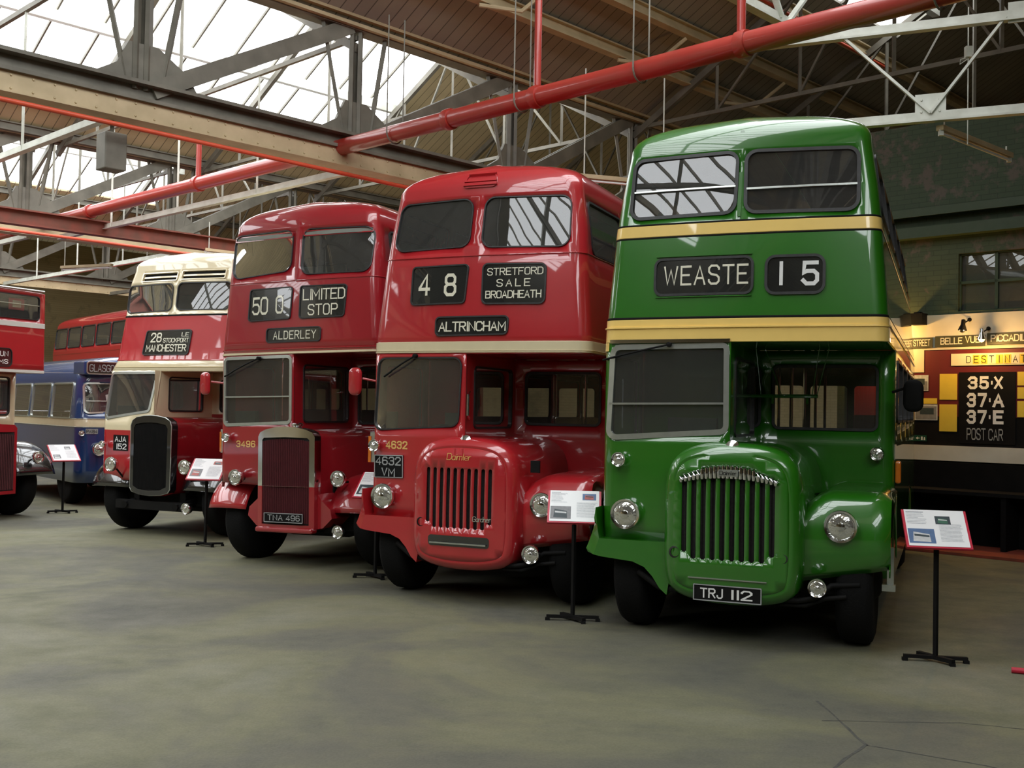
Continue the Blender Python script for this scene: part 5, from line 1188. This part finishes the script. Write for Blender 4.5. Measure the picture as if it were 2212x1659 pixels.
o = panel('street_sign', 1925, 2020, 727, 750, 'sign_green', 'olive sign reading STREET high on the display wall beside the green bus', 'sign', off=.012); lettered(o, [('GREEN', 1936, 1972, 733, 747, 1.0, 1.5), ('STREET', 1977, 2015, 731, 746, 1.0, 1.5)], 'letter_cream', .015)
o = panel('street_sign', 2026, 2134, 725, 749, 'sign_green', 'olive sign reading BELLE VUE under the spotlight', 'sign', off=.012); lettered(o, [('BELLE', 2038, 2086, 729, 744, 1.0, 1.4), ('VUE', 2092, 2124, 727, 742, 1.0, 1.4)], 'letter_cream', .015)
o = panel('street_sign', 2138, 2262, 722, 747, 'sign_green', 'olive sign reading PICCADILLY at the right edge', 'sign', off=.012); lettered(o, [('PICCADILLY', 2146, 2240, 726, 741, 1.0, 1.2)], 'letter_cream', .015)
o = panel('title_board', 2062, 2270, 765, 791, 'ivory', 'long cream board spelling DESTINATION in lettered tiles', 'sign', off=.015)
for k, ch in enumerate('DESTINATION'):
    x0 = 2092 + k * 16.2; f = MB(); fill(f, rect(ax(x0 + .8), ax(x0 + 15.4), zy(788), zy(768.5)), WM, .019, step=2, rim=.014); tl = f.build('tile', 'card_yellow' if k % 3 else 'ivory', o)
    lettered(tl, [(ch, x0 + (6 if ch == 'I' else 3.2), x0 + (8.5 if ch == 'I' else 13), 770.5, 786, .6, 1)], 'matt_black', .022)
panel('notice', 1964, 2001, 755, 805, 'ivory', 'blank cream notice at the top left of the display wall', 'notice')
for (x0, x1, y0, y1, lb) in ((1966, 2011, 811, 847, 'black and white photograph of a house on the display wall'), (1981, 2032, 877, 912, 'dark black and white photograph low on the display wall')):
    o = panel('photograph', x0, x1, y0, y1, PW_, lb, 'picture')
    f = MB(); fill(f, rect(ax(x0 + 2), ax(x1 - 2), zy(y1 - 2), zy(y0 + (14 if y0 < 850 else 4))), WM, .008, step=2); fill(f, rect(ax(x0 + 12), ax(x1 - 8), zy(y0 + 22), zy(y0 + 8)), WM, .0085, step=2, m=1); f.build('print', [PP, PD], o)
for (x0, x1, y0, y1, lb) in ((1963, 2000, 847.5, 861, 'small yellow caption under the house photograph'), (1994, 2031, 863, 875.5, 'small yellow caption above the dark photograph'), (2036.5, 2075, 809, 866, 'upper tall yellow text panel left of the black number blind'), (2036.5, 2075, 876.5, 936, 'lower tall yellow text panel left of the black number blind'), (2201, 2240, 806, 835, 'topmost yellow card right of the black number blind'), (2201, 2240, 839, 863, 'middle yellow card right of the black number blind'), (2201, 2240, 868, 902, 'lowest yellow card right of the black number blind')): panel('caption_card', x0, x1, y0, y1, 'card_yellow', lb, 'notice', 'yellow cards on the display wall')
o = panel('number_blind', 2079, 2198, 806, 961, 'panel_black', 'black tram blind listing 35.X 37.A 37.E POST CAR', 'sign', off=.012)
lettered(o, [('35', 2099, 2143, 815, 843, 1.6, 2.7), ('.', 2147, 2151, 815, 843, 1.2, 1), ('X', 2154, 2172, 815, 843, 1.5, 1), ('37', 2097, 2139, 851, 882, 1.6, 2.7), ('.', 2143, 2147, 851, 882, 1.2, 1), ('A', 2151, 2175, 851, 882, 1.5, 1), ('37', 2097, 2139, 888, 918, 1.6, 2.7), ('.', 2143, 2147, 888, 918, 1.2, 1), ('E', 2152, 2174, 888, 918, 1.6, 1)], 'letter_white', .016)
lettered(o, [('POST', 2097, 2137, 927, 953, .8, 1.5), ('CAR', 2143, 2173, 928, 953, .8, 1.5)], 'letter_grey', .016)
o = panel('exit_sign', 1981, 2008, 946, 959, mat('dark_green_sign', (.01, .08, .05), rough=.4, noise=(9, .3, (.01, .06, .04))), 'small green exit sign below the display photographs', 'sign', off=.01)
f = MB(); P_ = lambda x, y: WM(ax(x), zy(y), .013); f.add([P_(1984, 952.5), P_(1989, 949), P_(1989, 951.5), P_(1993, 951.5), P_(1993, 953.5), P_(1989, 953.5), P_(1989, 956)], [(0, 1, 2, 3, 4, 5, 6)]); f.add([P_(1996, 949), P_(2000, 949), P_(2000, 957), P_(1996, 957)], [(0, 1, 2, 3)]); f.add([P_(2003, 950), P_(2005, 950), P_(2006, 957), P_(2002, 957)], [(0, 1, 2, 3)]); f.build('pictogram', 'letter_white', o)
def spot_lamp(px, py, label, lit):
    c = hall(PW - .30, -ax(px), zy(py)); root = empty('spotlight', c); tag(root, label, 'lamp'); rt = root; n = -HU
    m = MB(); m.tube([HU * .26 + Vector((0, 0, .14)), HU * .06 + Vector((0, 0, .08)), Vector((0, 0, .05))], .010, 8); m.lathe([(.03, 0), (.03, -.012)], HU * .26 + Vector((0, 0, .14)), HU, 12); m.build('arm', 'matt_black', rt)
    ax_ = Vector((.1, 0, 1)) if not lit else Vector((0, 0, 1))
    m = MB(); m.lathe([(.0, .13), (.028, .12), (.032, .05), (.058, -.02), (.062, -.035), (.055, -.03)], (0, 0, 0), ax_, 20); m.build('shade', 'matt_black' if not lit else 'chrome', rt, smooth=40)
    m = MB(); m.lathe([(.0, -.075), (.03, -.06), (.045, -.03), (.04, .0), (0, .02)], (0, 0, 0), ax_, 16); m.build('bulb', 'chrome' if not lit else emit('warm_bulb', (1, .62, .22), 18), rt, smooth=60)
    return root
spot_lamp(2101, 712, 'black spotlight on an arm over the BELLE VUE sign', False)
spot_lamp(2141, 733, 'lit warm spotlight in front of the display signs', True)
lamp('spotlight_glow', 'POINT', hall(PW - .34, -ax(2141), zy(737)), 110, (1, .55, .15), .05)
lamp('spotlight_glow', 'POINT', hall(PW - .34, 7.35, 3.02), 80, (1, .55, .15), .05)
b = MB(); b.box(hall(PW - .1, -ax(1991), zy(686)), (.2, .2, .17), Matrix.Rotation(RZ, 3, 'Z')); b.box(hall(PW - .1, -ax(1991), zy(674)), (.1, .1, .05), Matrix.Rotation(RZ, 3, 'Z')); tag(b.build('speaker_box', 'matt_black'), 'dark box on the ledge above the street signs', 'box')
# bench below the display and the red bar on the floor
bn = empty('display_bench', hall(PW - .42, 4.6), RZ); tag(bn, 'long dark bench below the display wall', 'bench')
m = MB(); m.box((0, 0, .80), (.56, 5.2, .05)); m.build('top', 'matt_black', bn)
for v_ in (-2.2, -.7, .8, 2.2): m = MB(); m.box((0, v_, .39), (.5, .07, .77)); m.build('leg', 'panel_black', bn)
m = MB(); m.tube([(3.66, 7.87, .022), (4.3, 7.6, .022)], .022, 10); tag(m.build('floor_bar', 'board_red', smooth=40), 'red bar lying on the floor at the right edge', 'bar')

# ================================================================ THINGS HANGING IN THE ROOF
def tube_light(a, b, label, up):
    a, b = Vector(a), Vector(b); root = empty('fluorescent_light', (a + b) / 2); tag(root, label, 'lamp', 'fluorescent fittings in the roof'); c = (a + b) / 2; a, b = a - c, b - c
    m = MB(); m.bar(a, b, .09, .06); m.build('housing', 'steel_tan', root); d = (b - a).normalized(); t = MB(); t.tube([a + d * .05 - Vector((0, 0, .06)), b - d * .05 - Vector((0, 0, .06))], .019, 10); t.build('lamp_tube', 'paper', root, smooth=40)
    e = MB()
    for p in (a + d * .03, b - d * .03): e.box(p - Vector((0, 0, .055)), (.05, .05, .07))
    for f in (.06, .94): p = a + (b - a) * f; e.bar(p, p + Vector((0, 0, up)), .015)
    e.build('bracket', 'steel_white', root)
tube_light((4.98, 12.62, 5.26), (6.4, 13.9, 5.26), 'unlit fluorescent fitting hanging from the white truss', .1)
tube_light((.92, 15.75, 5.3), (2.3, 16.2, 5.3), 'unlit fluorescent fitting behind the green bus roof', 1.6)
tube_light((-6.6, 22.9, 5.15), (-5.4, 24.0, 5.15), 'unlit fluorescent fitting left of the dark red bus roof', .6)
tube_light((-10.6, 25.2, 5.0), (-9.2, 24.6, 5.0), 'unlit fluorescent fitting over the bus at the left edge', .8)
hb = empty('heater_box', (-5.0, 13.25, 4.93), RZ); tag(hb, 'grey box hanging under the roof girder at the left', 'heater')
m = MB(); m.box((0, 0, 0), (.28, .26, .46)); o = m.build('casing', 'steel', hb); bv = o.modifiers.new('b', 'BEVEL'); bv.width = .015; bv.segments = 2
m = MB(); m.bar((0, 0, .23), (0, 0, .44), .04); m.build('bracket', 'steel', hb)
pc = MB(); P0 = hall(12.9, 5.0, 6.25); pc.tube([P0 + Vector((0, 0, -.1)), P0 + Vector((0, 0, -1.15))], .007, 6); pc.tube([P0 + Vector((.02, 0, -.1)), P0 + Vector((-.09, 0, -.13)), P0 + Vector((-.1, 0, -.19)), P0 + Vector((0, 0, -.12))], .006, 6)
pr = empty('pull_switch', P0); tag(pr, 'white pull switch with hanging cord under the white truss', 'switch'); pc.v = [tuple(Vector(v) - P0) for v in pc.v]; pc.build('cord', 'steel_white', pr)
m = MB(); m.box((0, 0, -.04), (.07, .07, .13)); m.bar((0, 0, 0), (0, 0, .5), .012); m.build('switch_body', 'steel_white', pr)
